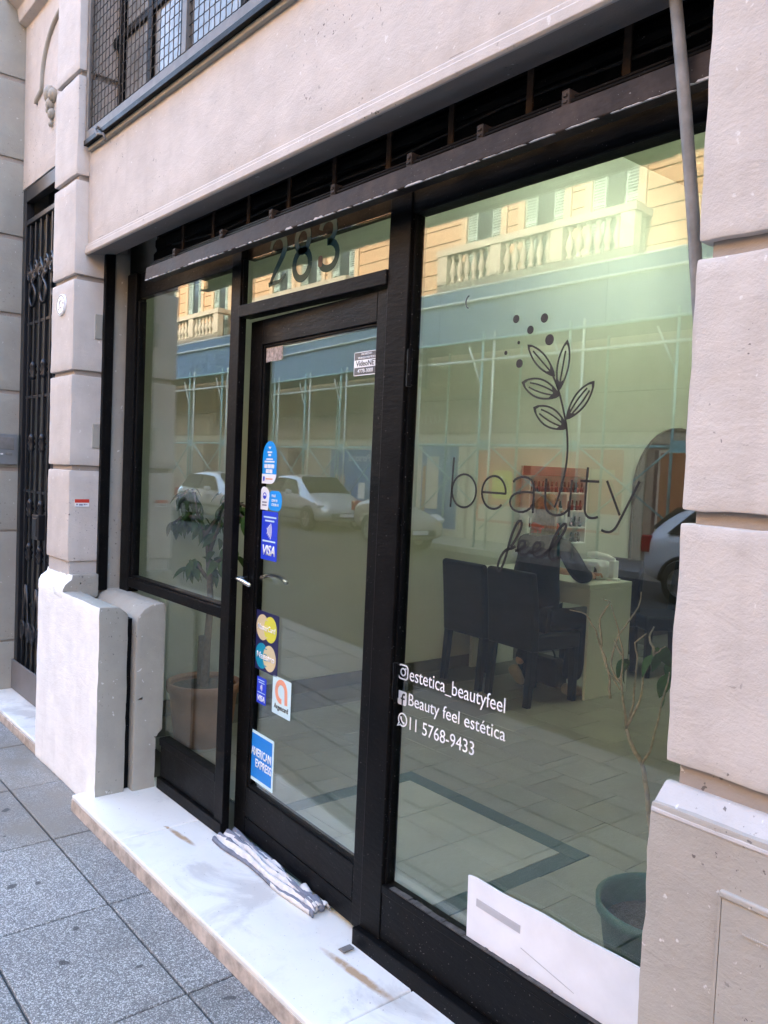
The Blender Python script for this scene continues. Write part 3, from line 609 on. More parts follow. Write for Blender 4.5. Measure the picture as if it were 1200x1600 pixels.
for i, x in enumerate((-5.296, -5.088, -4.88, -4.672)):
    for s in (-1, 1):
        pts = [(x+s*(0.012+0.05*math.sin(t*0.5)*1.0), -0.062, 2.45+0.02*t) for t in range(0, 9)]
        sp_ = [(x+s*(0.055+0.045*(1-t/26)*math.sin(t*0.5)), -0.064, 2.66+0.06*(1-t/26)*math.cos(t*0.5)) for t in range(0, 24)]
        gb('scroll', MB().tube(pts+sp_, 0.009, 6), True)
        sp2 = [(x+s*(0.05+0.045*(1-t/26)*math.sin(t*0.5)), -0.064, 0.47-0.07*(1-t/26)*math.cos(t*0.5)) for t in range(0, 24)]
        gb('scroll', MB().tube([(x+s*0.01, -0.062, 0.75), (x+s*0.03, -0.062, 0.62)]+sp2, 0.009, 6), True)
    for z in (2.06, 1.62, 1.22, 0.95): gb('collar', MB().lathe([(0.012, z-0.05), (0.022, z-0.03), (0.014, z-0.02), (0.026, z), (0.014, z+0.02), (0.022, z+0.03), (0.012, z+0.06)], x, -0.05, 8), True)
gb('lock_box', MB().box(-5.14, -5.02, -0.085, -0.03, 1.05, 1.2).box(-5.12, -5.04, -0.09, -0.08, 1.07, 1.18), bev=0.006)
ic = thing('intercom', 'grey metal intercom panel on the grey side wall by the gate', 'intercom', (-5.49, -0.14, 1.485))
IO = -ic.location
for nm, mb, mm in (('plate', MB().box(-5.499, -5.478, -0.21, -0.083, 1.486, 1.675), 'intercom'), ('speaker_grille', MB().box(-5.479, -5.475, -0.19, -0.10, 1.58, 1.655), 'pole'), ('button', MB().box(-5.479, -5.473, -0.18, -0.165, 1.545, 1.555), 'white'), ('button', MB().box(-5.479, -5.473, -0.15, -0.11, 1.545, 1.56), 'pole')):
    o = mb.build(nm, M[mm], ic, bevel=0.002); o.location = IO
# oval number plate and small red sticker on the pilaster
np_ = thing('number_plate', 'small oval white enamel number plate on the left pilaster', 'plate', (-4.20, -0.243, 2.295))
MB().prism(ell(0, 0, 0.062, 0.052, 28), -0.006, 0.004).build('plate', M['white'], np_, bevel=0.002)
mb = MB(); ribbon(mb, ell(0, 0, 0.055, 0.045, 28), 0.004, -0.0068, -0.006, True); mb.build('rim_line', M['darkgrey'], np_)
for k, (px_, pz_, sx_, sz_) in enumerate(((-0.028, -0.020, 0.004, 0.004), (0.008, -0.014, 0.005, 0.005), (0.036, 0.006, 0.005, 0.006), (-0.012, 0.016, 0.004, 0.006), (0.006, 0.020, 0.005, 0.005))):
    MB().prism(ell(px_, pz_, sx_, sz_, 10), -0.0072, -0.006).build('worn_mark', M['darkgrey'], np_)
mb = MB(); ribbon(mb, bez((-0.022, 0.010), (-0.012, 0.018), (-0.006, 0.004), (-0.014, -0.018), n=6), 0.004, -0.0072, -0.006); mb.build('worn_mark', M['tape_grey'], np_)
rs = thing('red_sticker', 'small red and white sticker on the grey side of the left pilaster', 'sticker', (-4.038, -0.177, 1.331))
rs.rotation_euler = (0, 0, R(90))
MB().box(-0.035, 0.035, -0.0015, 0.0, -0.018, 0.018).build('paper', M['white'], rs); MB().box(-0.035, 0.035, -0.0022, -0.0015, 0.001, 0.018).build('red_band', M['red'], rs)
for x0, x1, z0, z1 in ((-0.028, -0.020, -0.011, -0.004), (-0.014, 0.004, -0.013, -0.005), (0.008, 0.018, -0.011, -0.004), (0.021, 0.026, -0.010, -0.005)): MB().box(x0, x1, -0.0019, -0.0015, z0, z1).build('faded_print', M['tape_grey'], rs)

# ================================================================ LETTERING AND STICKERS
LY0, LY1 = GY-0.0042, GY-0.0034
def strokes(name, lst, parent, mat, off, closed=False):
    mb = MB()
    for pts, wd in lst: ribbon(mb, pts, wd, LY0, LY1, closed)
    o = mb.build(name, M[mat], parent); o.location = -Vector(off); return o
wl = thing('window_lettering', 'black leaf sprig and thin word beauty above script feel on the big window', 'lettering', (-1.37, GY, 1.46))
off = wl.location; W = 0.0058
bx, xh, bl = -1.6755, 1.553, 1.465
strokes('letter', [([(-1.671, 1.602), (-1.6765, 1.462)], W), (ell(-1.626, 1.510, 0.047, 0.046, 30)+[ell(-1.626, 1.510, 0.047, 0.046, 30)[0]], W)], wl, 'blackvinyl', off)
strokes('letter', [([(-1.557, 1.510), (-1.471, 1.510)]+ell(-1.514, 1.511, 0.043, 0.044, 26, 0, 315), W)], wl, 'blackvinyl', off)
strokes('letter', [(bez((-1.447, 1.542), (-1.435, 1.560), (-1.378, 1.566), (-1.376, 1.528), (-1.376, 1.51), (-1.376, 1.49), (-1.376, 1.465), n=8), W), (bez((-1.377, 1.517), (-1.42, 1.521), (-1.456, 1.513), (-1.455, 1.488), (-1.452, 1.460), (-1.395, 1.455), (-1.377, 1.488), n=8), W)], wl, 'blackvinyl', off)
strokes('letter', [(bez((-1.338, 1.555), (-1.339, 1.53), (-1.340, 1.50), (-1.336, 1.485), (-1.328, 1.458), (-1.275, 1.458), (-1.262, 1.488), n=8), W), ([(-1.259, 1.555), (-1.263, 1.464)], W)], wl, 'blackvinyl', off)
strokes('letter', [(bez((-1.214, 1.586), (-1.216, 1.55), (-1.218, 1.50), (-1.216, 1.482), (-1.212, 1.462), (-1.192, 1.464), (-1.178, 1.470), n=8), W), ([(-1.234, 1.553), (-1.180, 1.553)], W)], wl, 'blackvinyl', off)
strokes('letter', [([(-1.158, 1.556), (-1.118, 1.478)], W), (bez((-1.071, 1.558), (-1.09, 1.52), (-1.11, 1.48), (-1.122, 1.457), (-1.132, 1.438), (-1.145, 1.432), (-1.166, 1.440), n=8), W)], wl, 'blackvinyl', off)
# script word
W2 = 0.0072
strokes('letter', [(bez((-1.444, 1.372), (-1.425, 1.395), (-1.402, 1.432), (-1.414, 1.443), (-1.428, 1.447), (-1.446, 1.40), (-1.455, 1.36), (-1.464, 1.325), (-1.478, 1.297), (-1.486, 1.306), (-1.490, 1.318), (-1.475, 1.36), (-1.452, 1.366), (-1.440, 1.368), (-1.432, 1.372), (-1.428, 1.376), n=8), W2)], wl, 'blackvinyl', off)
for ex in (-1.428, -1.378):
    strokes('letter', [(bez((ex, 1.364), (ex+0.022, 1.366), (ex+0.040, 1.384), (ex+0.028, 1.392), (ex+0.012, 1.396), (ex+0.002, 1.370), (ex+0.014, 1.358), (ex+0.026, 1.350), (ex+0.042, 1.360), (ex+0.052, 1.370), n=8), W2)], wl, 'blackvinyl', off)
strokes('letter', [(bez((-1.328, 1.368), (-1.300, 1.392), (-1.262, 1.432), (-1.270, 1.446), (-1.282, 1.452), (-1.312, 1.40), (-1.316, 1.372), (-1.318, 1.350), (-1.300, 1.352), (-1.288, 1.362), n=8), W2)], wl, 'blackvinyl', off)
# sprig
strokes('stem', [(bez((-1.335, 1.81), (-1.318, 1.785), (-1.300, 1.74), (-1.286, 1.69), (-1.274, 1.64), (-1.276, 1.60), (-1.282, 1.57), (-1.290, 1.53), (-1.300, 1.50), (-1.308, 1.484), n=8), 0.0052)], wl, 'blackvinyl', off)
for b0, tp, wd in (((-1.330, 1.809), (-1.421, 1.893), 0.032), ((-1.315, 1.772), (-1.296, 1.893), 0.034), ((-1.312, 1.760), (-1.434, 1.799), 0.046), ((-1.286, 1.702), (-1.211, 1.789), 0.038), ((-1.283, 1.680), (-1.391, 1.733), 0.046)):
    b0, tp = Vector(b0), Vector(tp); ax = tp-b0; nn = Vector((-ax.y, ax.x)).normalized()
    def P(t, s): 
        q = b0+ax*t+nn*(s*wd*0.5*math.sin(math.pi*min(1, t*0.92+0.08*t*t))**0.8); return (q.x, q.y)
    outl = [P(k/14, 1) for k in range(15)]+[P(k/14, -1) for k in range(13, 0, -1)]
    mb = MB(); ribbon(mb, outl, 0.0048, LY0, LY1, True)
    for s_ in ((-0.36, 0.36) if wd > 0.036 else (0.0,)): ribbon(mb, [P(0.12+0.68*k/8, s_) for k in range(9)], 0.0042, LY0-0.00005, LY1)
    mb.prism([tuple(b0), P(0.24, 0.9), P(0.16, 0), P(0.24, -0.9)], LY0-0.0001, LY1); mb.prism([tuple(tp), P(0.84, 1), P(0.93, 0), P(0.84, -1)], LY0-0.0001, LY1)
    o = mb.build('leaf', M['blackvinyl'], wl); o.location = -off
for x, z, r in ((-1.466, 1.964, 0.0105), (-1.372, 1.956, 0.0115), (-1.416, 1.931, 0.0105), (-1.352, 1.900, 0.0135), (-1.453, 1.902, 0.0045), (-1.496, 1.879, 0.0055), (-1.447, 1.848, 0.011)):
    o = MB().prism(ell(x, z, r, r*1.02, 18), LY0, LY1).build('dot', M['blackvinyl'], wl); o.location = -off
mb = MB(); ribbon(mb, ell(-1.64, 2.03, 0.014, 0.017, 14, 100, 260), 0.0035, LY0, LY1)
tag(mb.build('crescent_mark', M['darkgrey'], loc=(0, 0, 0)), 'small dark crescent mark on the big window left of the dots', 'mark')

def split_letters(o):
    """one object per character"""
    bm = bmesh.new(); bm.from_mesh(o.data); bm.faces.ensure_lookup_table(); seen = set(); isl = []
    for f in bm.faces:
        if f.index in seen: continue
        st_ = [f]; seen.add(f.index); cur = []
        while st_:
            g = st_.pop(); cur.append(g)
            for e in g.edges:
                for h in e.link_faces:
                    if h.index not in seen: seen.add(h.index); st_.append(h)
        xs = [v.co.x for g in cur for v in g.verts]; isl.append([min(xs), max(xs), cur])
    isl.sort(key=lambda t: t[0]); groups = []
    for a, b, cur in isl:
        if groups and a < groups[-1][1]-0.3*(b-a): groups[-1][1] = max(b, groups[-1][1]); groups[-1][2] += cur
        else: groups.append([a, b, list(cur)])
    for a, b, cur in groups:
        idx = {}; vs_l = []; fs_l = []
        for g in cur:
            fl = []
            for v in g.verts:
                if v.index not in idx: idx[v.index] = len(vs_l); vs_l.append(tuple(v.co))
                fl.append(idx[v.index])
            fs_l.append(fl)
        MB().add(vs_l, fs_l).build('letter', o.data.materials[0], o.parent)
    bm.free(); bpy.data.objects.remove(o)
# contact lines in white vinyl
cl_ = thing('contact_lettering', 'three white contact lines with icons low on the big window', 'lettering', (-1.65, GY, 0.87)); off = cl_.location
def wtext(body, x0, x1, z0, z1):
    split_letters(text_mesh('letter', body, x0-off.x, x1-off.x, z0-off.z, z1-off.z, LY0-off.y, M['white'], cl_, bold=0.0))
wtext('estetica_beautyfeel', -1.815, -1.434, 0.921, 0.974)
wtext('Beauty feel est\u00e9tica', -1.815, -1.428, 0.848, 0.896)
wtext('11 5768-9433', -1.805, -1.538, 0.788, 0.826)
mb = MB(); ribbon(mb, rrect(-1.866, -1.824, 0.932, 0.974, 0.011), 0.0045, LY0, LY1, True); ribbon(mb, ell(-1.845, 0.953, 0.0105, 0.0105, 20), 0.0045, LY0, LY1, True); mb.prism(ell(-1.8335, 0.9645, 0.0028, 0.0028, 8), LY0, LY1)
o = mb.build('camera_icon', M['white'], cl_); o.location = -off
o = MB().prism(rrect(-1.864, -1.824, 0.853, 0.895, 0.006), LY0, LY1).build('letter_icon', M['white'], cl_); o.location = -off
mb = MB(); ribbon(mb, bez((-1.8315, 0.886), (-1.842, 0.888), (-1.8425, 0.882), (-1.8425, 0.874), n=6)+[(-1.8425, 0.8535)], 0.0062, LY0-0.0005, LY0); ribbon(mb, [(-1.850, 0.8725), (-1.832, 0.8725)], 0.005, LY0-0.0005, LY0)
o = mb.build('letter_icon_mark', M['black_ink'], cl_); o.location = -off
mb = MB(); ribbon(mb, ell(-1.838, 0.809, 0.0185, 0.019, 26, -125, 215)+[(-1.861, 0.786), (-1.848, 0.792)], 0.0045, LY0, LY1, True); ribbon(mb, bez((-1.846, 0.818), (-1.846, 0.806), (-1.838, 0.799), (-1.829, 0.800), n=8), [0.006, 0.007, 0.005, 0.004, 0.004, 0.004, 0.005, 0.007, 0.006], LY0, LY1)
o = mb.build('phone_icon', M['white'], cl_); o.location = -off

# house number on the glass above the door
hn = thing('house_number', 'dark green numerals 283 on the glass above the door', 'number', (-2.49, 0.02, 2.3)); off = hn.location
def digit(paths, wd):
    mb = MB()
    for p in paths: ribbon(mb, p, wd, 0.0262, 0.0268)
    o = mb.build('digit', M['greendigit'], hn); o.location = -off
digit([bez((-2.695, 2.355), (-2.69, 2.41), (-2.60, 2.415), (-2.598, 2.352), (-2.600, 2.315), (-2.67, 2.275), (-2.690, 2.228), n=8)], [0.016+0.014*math.sin(math.pi*k/16) for k in range(17)])
digit([bez((-2.704, 2.226), (-2.67, 2.236), (-2.63, 2.215), (-2.588, 2.250), n=8)], [0.018-0.001*k for k in range(9)])
digit([ell(-2.484, 2.268, 0.050, 0.050, 24)+[ell(-2.484, 2.268, 0.050, 0.050, 24)[0]], ell(-2.484, 2.355, 0.040, 0.042, 24)+[ell(-2.484, 2.355, 0.040, 0.042, 24)[0]]], 0.026)
digit([bez((-2.375, 2.365), (-2.37, 2.41), (-2.285, 2.41), (-2.290, 2.355), (-2.294, 2.325), (-2.32, 2.318), (-2.335, 2.318), n=7), bez((-2.330, 2.318), (-2.27, 2.318), (-2.255, 2.26), (-2.295, 2.236), (-2.32, 2.222), (-2.372, 2.228), (-2.372, 2.262), n=7)], 0.024)
o = MB().prism(rrect(-2.383, -2.358, 2.24, 2.278, 0.009), 0.0256, 0.0261).build('digit_tail', M['browntrim'], hn); o.location = -off

# stickers on the door glass, in the door's own axes
def sticker(name, label, a0, a1, z0, z1, poly=None, mat='white'):
    ac, zc = (a0+a1)/2, (z0+z1)/2
    o = thing(name, label, 'sticker', dpos(ac, zc, -0.0032), -TH, 'stickers on the door glass'); hw, hh = (a1-a0)/2, (z1-z0)/2
    MB().prism(poly(hw, hh) if poly else rrect(-hw, hw, -hh, hh, 0.004, 3), -0.0008, 0.0).build('card', M[mat], o); return o, hw, hh
YS = -0.0014
def lay(o, name, poly, mat, y=0.0): MB().prism(poly, YS-y, -0.0008).build(name, M[mat], o)
def stx(o, body, x0, x1, z0, z1, mat, bold=0.012, shear=0.0): text_mesh('lettering', body, x0, x1, z0, z1, YS-0.0006, M[mat], o, bold=bold, shear=shear, depth=0.0012)
def leafpoly(hw, hh): return [(-hw, -hh), (hw*0.2, -hh)]+[(hw*0.2+hw*0.8*math.sin(R(a)), -hh+0.035-0.035*math.cos(R(a))) for a in range(15, 91, 15)]+[(hw*math.cos(R(a)), hh*0.25+hh*0.75*math.sin(R(a))) for a in range(0, 181, 12)]
o, hw, hh = sticker('payment_sticker', 'tall light blue leaf-shaped payment sticker, topmost on the door glass', -0.803, -0.692, 1.485, 1.648, leafpoly, 'bluesky')
lay(o, 'white_foot', [(-hw, -hh), (hw*0.2, -hh)]+[(hw*0.2+hw*0.8*math.sin(R(a)), -hh+0.035-0.035*math.cos(R(a))) for a in range(15, 91, 15)]+[(hw, -hh+0.037), (-hw, -hh+0.037)], 'white')
lay(o, 'arrow', [(-0.012, 0.060), (0.012, 0.060), (0, 0.050)], 'white')
for x0, x1, z0, z1 in ((-0.018, 0.018, 0.036, 0.042), (-0.010, 0.010, 0.024, 0.032), (-0.026, 0.026, 0.010, 0.015), (-0.040, 0.040, 0.0, 0.006)): lay(o, 'faded_print', [(x0, z0), (x1, z0), (x1, z1), (x0, z1)], 'white')
for x0 in (-0.040, -0.013, 0.014): lay(o, 'card_symbol', rrect(x0, x0+0.024, -0.022, -0.007, 0.002, 2), 'white')
for x0 in (-0.026, 0.001): lay(o, 'card_symbol', rrect(x0, x0+0.024, -0.041, -0.026, 0.002, 2), 'white')
lay(o, 'emblem', ell(-hw+0.016, -hh+0.019, 0.007, 0.010, 12), 'visablue', 0.0004); lay(o, 'faded_print', [(-0.025, -hh+0.016), (0.030, -hh+0.016), (0.030, -hh+0.021), (-0.025, -hh+0.021)], 'salmon', 0.0004)
o, hw, hh = sticker('payment_sticker', 'rounded white and blue two-part payment sticker on the door glass', -0.812, -0.642, 1.384, 1.472, lambda a, b: rrect(-0.02, a, -b, b-0.012, 0.03), 'bluesky')
lay(o, 'white_half', [(-hw, -hh), (-0.02, -hh)]+[(-0.055+0.055*math.cos(R(a))*0.8, 0.01+0.035*math.sin(R(a))) for a in range(0, 91, 15)]+[(-0.055+0.03*math.cos(R(a)), 0.01+0.035*math.sin(R(a))) for a in range(105, 181, 15)], 'white')
mb = MB(); ribbon(mb, ell(-0.048, 0.010, 0.012, 0.011, 16), 0.004, YS-0.0006, YS, True); mb.prism(ell(-0.048, 0.005, 0.010, 0.006, 12), YS-0.0006, YS); mb.build('emblem', M['visablue'], o)
for z0 in (-0.018, -0.029): lay(o, 'faded_print', [(-0.066, z0), (-0.030, z0), (-0.030, z0+0.006), (-0.066, z0+0.006)], 'tape_grey', 0.0004)
stx(o, 'PAG\u00c1', 0.008, 0.038, 0.008, 0.020, 'white'); stx(o, 'CON TU', 0.008, 0.052, -0.010, 0.0, 'white'); stx(o, 'CELULAR', 0.008, 0.064, -0.026, -0.016, 'white')
def waves(o, cx, cz, s, mat='white'):
    mb = MB()
    for k in range(4): ribbon(mb, [(cx+s*(0.3*k)+s*0.30*math.cos(R(a))-s*0.3, cz+s*(0.35+0.22*k)*math.sin(R(a))) for a in range(-75, 76, 15)], s*0.15, YS-0.0005, YS+0.0002)
    mb.build('contactless_waves', M[mat], o)
o, hw, hh = sticker('card_sticker', 'tall blue VISA contactless sticker above the door handle', -0.791, -0.666, 1.193, 1.380, None, 'visablue')
stx(o, 'VISA', -0.048, 0.050, -0.076, -0.036, 'white', 0.03, 0.22); waves(o, -0.012, 0.018, 0.030)
for x0, x1, z in ((-0.048, 0.050, 0.068), (-0.036, 0.036, 0.054), (-0.052, 0.048, -0.024)): lay(o, 'faded_print', [(x0, z), (x1, z), (x1, z+0.006), (x0, z+0.006)], 'paleblue')
o, hw, hh = sticker('card_sticker', 'navy sticker with MasterCard and Maestro circles on the door glass', -0.818, -0.628, 0.762, 0.993, None, 'navy')
for cz, ca, cb, word, wm_, z0, z1 in ((0.053, 'cream', 'yellow', 'MasterCard', 'white', -0.010, 0.012), (-0.058, 'teal', 'cream', 'Maestro', 'white', -0.012, 0.014)):
    lay(o, 'circle', ell(-0.030, cz, 0.050, 0.050, 30), ca); lay(o, 'circle', ell(0.032, cz, 0.050, 0.050, 30), cb, 0.0003)
    stx(o, word, -0.070, 0.072, cz+z0, cz+z1, wm_, 0.016, 0.12)
    for k in range(4): lay(o, 'stripe', [(-0.010, cz+0.034-k*0.022-0.004), (0.012, cz+0.034-k*0.022-0.004), (0.012, cz+0.034-k*0.022), (-0.010, cz+0.034-k*0.022)], ca, 0.0005)
o, hw, hh = sticker('card_sticker', 'small blue VISA sticker below the navy circles sticker', -0.783, -0.708, 0.632, 0.735, None, 'visablue')
stx(o, 'VISA', -0.029, 0.030, -0.042, -0.018, 'white', 0.03, 0.22); waves(o, -0.006, 0.012, 0.014)
for x0, x1, z in ((-0.03, 0.022, 0.038), (-0.022, 0.024, 0.029), (-0.03, 0.03, -0.010)): lay(o, 'faded_print', [(x0, z), (x1, z), (x1, z+0.003), (x0, z+0.003)], 'paleblue')
o, hw, hh = sticker('card_sticker', 'pale Argencard sticker with salmon letter a on the door glass', -0.658, -0.520, 0.625, 0.767, None, 'paleblue')
mb = MB(); ribbon(mb, [(-0.004, -0.018)]+[(-0.002+0.036*math.cos(R(a)), 0.020+0.036*math.sin(R(a))) for a in range(270, 0, -15)]+[(0.036, -0.022)], 0.020, YS-0.0004, -0.0008); mb.build('emblem', M['salmon'], o)
stx(o, 'Argencard', -0.052, 0.052, -0.056, -0.030, 'black_ink', 0.004)
o, hw, hh = sticker('card_sticker', 'square blue AMERICAN EXPRESS sticker at the bottom of the door glass', -0.822, -0.630, 0.318, 0.517, None, 'paleblue')
lay(o, 'blue_field', [(-hw+0.012, -hh+0.014), (hw-0.012, -hh+0.014), (hw-0.012, hh-0.012), (-hw+0.012, hh-0.012)], 'amex')
stx(o, 'AMERICAN', -hw+0.015, hw-0.018, 0.002, 0.036, 'white', 0.02); stx(o, 'EXPRESS', -0.045, hw-0.014, -0.040, -0.007, 'white', 0.02)
o, hw, hh = sticker('alarm_sticker', 'grey and white VideoNET sticker in the upper right of the door glass', -0.198, -0.064, 1.858, 1.934, None, 'darkgrey')
mb = MB(); ribbon(mb, rrect(-hw+0.001, hw-0.001, -hh+0.001, hh-0.001, 0.002, 2), 0.0022, YS-0.0002, -0.0008, True); mb.build('border', M['white'], o)
lay(o, 'white_band', [(-hw, -0.012), (hw, -0.012), (hw, 0.012), (-hw, 0.012)], 'white'); stx(o, 'VideoNET', -0.055, 0.062, -0.008, 0.009, 'black_ink', 0.01)
stx(o, '4778-3000', -0.045, 0.040, -0.030, -0.017, 'white', 0.01); stx(o, 'PROPIEDAD', -0.026, 0.032, 0.026, 0.033, 'white', 0.01); stx(o, 'VIGILADA POR VIDEO', -0.045, 0.052, 0.015, 0.022, 'white', 0.01)
o, hw, hh = sticker('torn_paper', 'scrap of torn mottled paper in the upper left corner of the door glass', -0.805, -0.676, 1.949, 2.004, lambda a, b: [(-a, -b), (-a*0.4, -b+0.003), (a*0.3, -b), (a, -b+0.004), (a*0.97, 0), (a, b), (-a, b)], 'mottled')

# ================================================================ ROOM
room_floor = struct(MB().box(-4.5, 2.0, 0.205, 6.6, 0.0, 0.060).box(-4.5, 2.0, 0.05, 0.205, 0.0, 0.058).build('floor', M['grout']))
FZ = 0.067
def ftile(x0, x1, y0, y1, mat, name='floor_tile'):
    if x1-x0 < 0.02 or y1-y0 < 0.02: return
    MB().box(x0+0.0018, x1-0.0018, y0+0.0018, y1-0.0018, 0.03, FZ+rnd.uniform(-0.0006, 0.0006)).build(name, M[mat], room_floor)
T = 0.31
bxs = [-2.905, -2.602, -2.299, -1.996]; bys = [0.21, 0.412, 0.724, 1.035]
for i in range(3):
    for j in range(3): ftile(bxs[i], bxs[i+1], bys[j], bys[j+1], 'tile_light')
for x0, x1 in ((-2.99, -2.64), (-2.64, -2.28), (-2.28, -1.915)): ftile(x0, x1, 1.035, 1.12, 'tealtile', 'border_tile')
for y0, y1 in ((0.21, 0.62), (0.62, 1.035)):
    ftile(-1.996, -1.915, y0, y1, 'tealtile', 'border_tile'); ftile(-2.99, -2.905, y0, y1, 'tealtile', 'border_tile')
for r in range(-3, 11):
    y0 = 1.12+r*T; y1 = y0+T; y0 = max(y0, 0.21); ofs = (r % 2)*T/2
    for c_ in range(-14, 10):
        x0 = -2.066+c_*T+ofs; x1 = x0+T; x0 = max(x0, -4.12)
        if x1 <= -4.1 or x0 > 0.4 or x1-x0 < 0.02: continue
        if r < 0:
            if x0 < -1.915 and x1 > -2.99:
                if x1 > -1.915: ftile(-1.915, x1, y0, y1, 'tile')
                if x0 < -2.99: ftile(x0, -2.99, y0, y1, 'tile')
                continue
        ftile(x0, x1, y0, y1, 'tile')
for k in range(12): ftile(-4.45, -4.12, 0.21+k*0.4, 0.61+k*0.4, 'darktile' , 'border_tile')
struct(MB().box(-4.60, -4.455, 0.03, 6.6, 0.0, 4.38).build('wall_left', M['room_wall']))
struct(MB().box(-4.46, 2.0, 6.5, 6.6, 0.0, 4.38).build('wall_back', M['room_wall']))
struct(MB().box(1.9, 2.0, 0.03, 6.5, 0.0, 4.38).build('wall_right', M['room_wall']))
struct(MB().box(-4.6, 2.0, 0.242, 6.6, 4.38, 4.5).build('ceiling', M['room_ceiling']))
struct(MB().box(-4.5, 2.0, 0.062, 0.24, 2.4515, 2.4518+0.0002).box(-4.5, 2.0, 0.201, 0.24, 2.453, 4.5).box(-0.74, 2.0, 0.04, 0.1, 0.0, 2.46).box(-4.5, -3.98, 0.04, 0.1, 0, 2.46).build('wall_front', M['room_wall']))
MB().box(-4.456, -4.443, 0.05, 5.0, FZ, FZ+0.09).build('skirting', M['darktile'], bpy.data.objects['wall_left'])
lp = thing('ceiling_lamp', 'long lit tube lamp under the room ceiling, outside the picture', 'lamp', (-2.9, 4.6, 4.38))
MB().box(-0.12, 0.12, -0.8, 0.8, -0.06, -0.001).build('housing', M['white'], lp, bevel=0.005)
for s_ in (-0.05, 0.05): MB().tube([(s_, -0.75, -0.085), (s_, 0.75, -0.085)], 0.016, 10).build('tube', M['tube'], lp, smooth=True)
# arched dark door in the left wall
ad = thing('arched_doorway', 'dark brown arched doorway at the back of the room beside the right pier', 'doorway', (-4.44, 5.75, FZ))
arch = [(0.72*math.cos(R(a)), 1.40+0.62*math.sin(R(a))) for a in range(0, 181, 10)]
mb = MB().prism([(-0.72, 0), (0.72, 0)]+arch, -0.03, 0.0); o = mb.build('door_panel', plain('dark_wood', (0.035, 0.02, 0.014), 0.45), ad); o.rotation_euler = (0, 0, R(90)); 

# desk
dk = thing('manicure_desk', 'white laminate manicure desk with a solid end panel', 'desk', (-3.85, 3.2, FZ)); off = dk.location
for nm, a in (('desk_top', (-4.42, -3.33, 2.96, 3.44, 0.815, 0.85)), ('side_panel', (-3.352, -3.33, 2.965, 3.44, FZ, 0.814)), ('side_panel', (-4.42, -4.39, 2.965, 3.44, FZ, 0.814)), ('apron', (-4.388, -3.354, 2.97, 2.99, 0.70, 0.814)), ('drawer_box', (-4.388, -3.9, 3.0, 3.43, 0.70, 0.814))):
    o = MB().box(*a).build(nm, M['desk'], dk, bevel=0.003); o.location = -off
nl = thing('nail_lamp', 'white plastic nail drying lamp on the desk beside the person', 'lamp', (-3.58, 3.34, 0.85))
MB().prism([(-0.11, 0), (-0.08, 0), (-0.08, 0.07), (-0.06, 0.09), (0.06, 0.09), (0.08, 0.07), (0.08, 0), (0.11, 0), (0.11, 0.10), (0.085, 0.125), (-0.085, 0.125), (-0.11, 0.10)], -0.09, 0.09).build('hood', M['white'], nl, bevel=0.008); MB().box(-0.079, 0.079, -0.09, 0.09, 0.001, 0.01).build('base', M['darkgrey'], nl)
dl_ = thing('desk_lamp', 'white desk lamp post at the end of the desk', 'lamp', (-3.42, 3.34, 0.85))
MB().lathe([(0.05, 0.0), (0.05, 0.015), (0.02, 0.02)], n=16).build('foot', M['white'], dl_); MB().box(-0.022, 0.022, -0.03, 0.03, 0.018, 0.14).build('post', M['white'], dl_, bevel=0.006)
MB().tube([(0.0, 0, 0.14), (-0.06, 0, 0.155), (-0.16, 0, 0.165), (-0.22, 0, 0.16)], [0.02, 0.024, 0.026, 0.02], 10).build('arm', M['white'], dl_, smooth=True)

def chair(name, label, loc, rz):
    t = thing(name, label, 'chair', loc, rz, 'dark chairs around the desk')
    MB().box(-0.21, 0.21, -0.03, 0.42, 0.36, 0.47).build('seat', M['leather'], t, bevel=0.02, seg=3)
    MB().prismx([(-0.03, 0.36), (0.035, 0.36), (0.02, 0.62), (-0.02, 0.865), (-0.045, 0.88), (-0.075, 0.865), (-0.05, 0.62)], -0.215, 0.215).build('backrest', M['leather'], t, bevel=0.015, seg=3)
    for sx in (-0.185, 0.185):
        for sy in (0.0, 0.385):
            MB().prismx([(sy-0.024, 0.37), (sy+0.024, 0.37), (sy+0.018-(0.03 if sy < 0.1 else 0), 0.0), (sy-0.018-(0.03 if sy < 0.1 else 0), 0.0)], sx-0.024, sx+0.024).build('leg', M['leather'], t, bevel=0.004)
    return t
chair('dining_chair', 'empty dark high-backed chair left of the seated person', (-4.06, 2.55, FZ), R(-4))
chair('dining_chair', 'dark high-backed chair the person is sitting on', (-3.605, 2.53, FZ), R(-5))
chair('dining_chair', 'dark high-backed chair on the far side of the white desk', (-3.84, 3.98, FZ), R(182))
chair('dining_chair', 'dark chair by the arched doorway, behind the bare twigs', (-3.45, 4.35, FZ), R(150))
# bag under the desk
bg = thing('handbag', 'black handbag on the floor under the desk', 'bag', (-3.78, 3.1, FZ))
o = MB().prism([(-0.16, 0), (0.16, 0), (0.14, 0.17), (0.10, 0.2), (-0.10, 0.2), (-0.14, 0.17)], -0.06, 0.06).build('body', M['leather'], bg, bevel=0.02, seg=3); MB().tube(bez((-0.08, 0, 0.19), (-0.08, 0, 0.30), (0.08, 0, 0.30), (0.08, 0, 0.19), n=10), 0.007, 7).build('handle', M['leather'], bg, smooth=True)

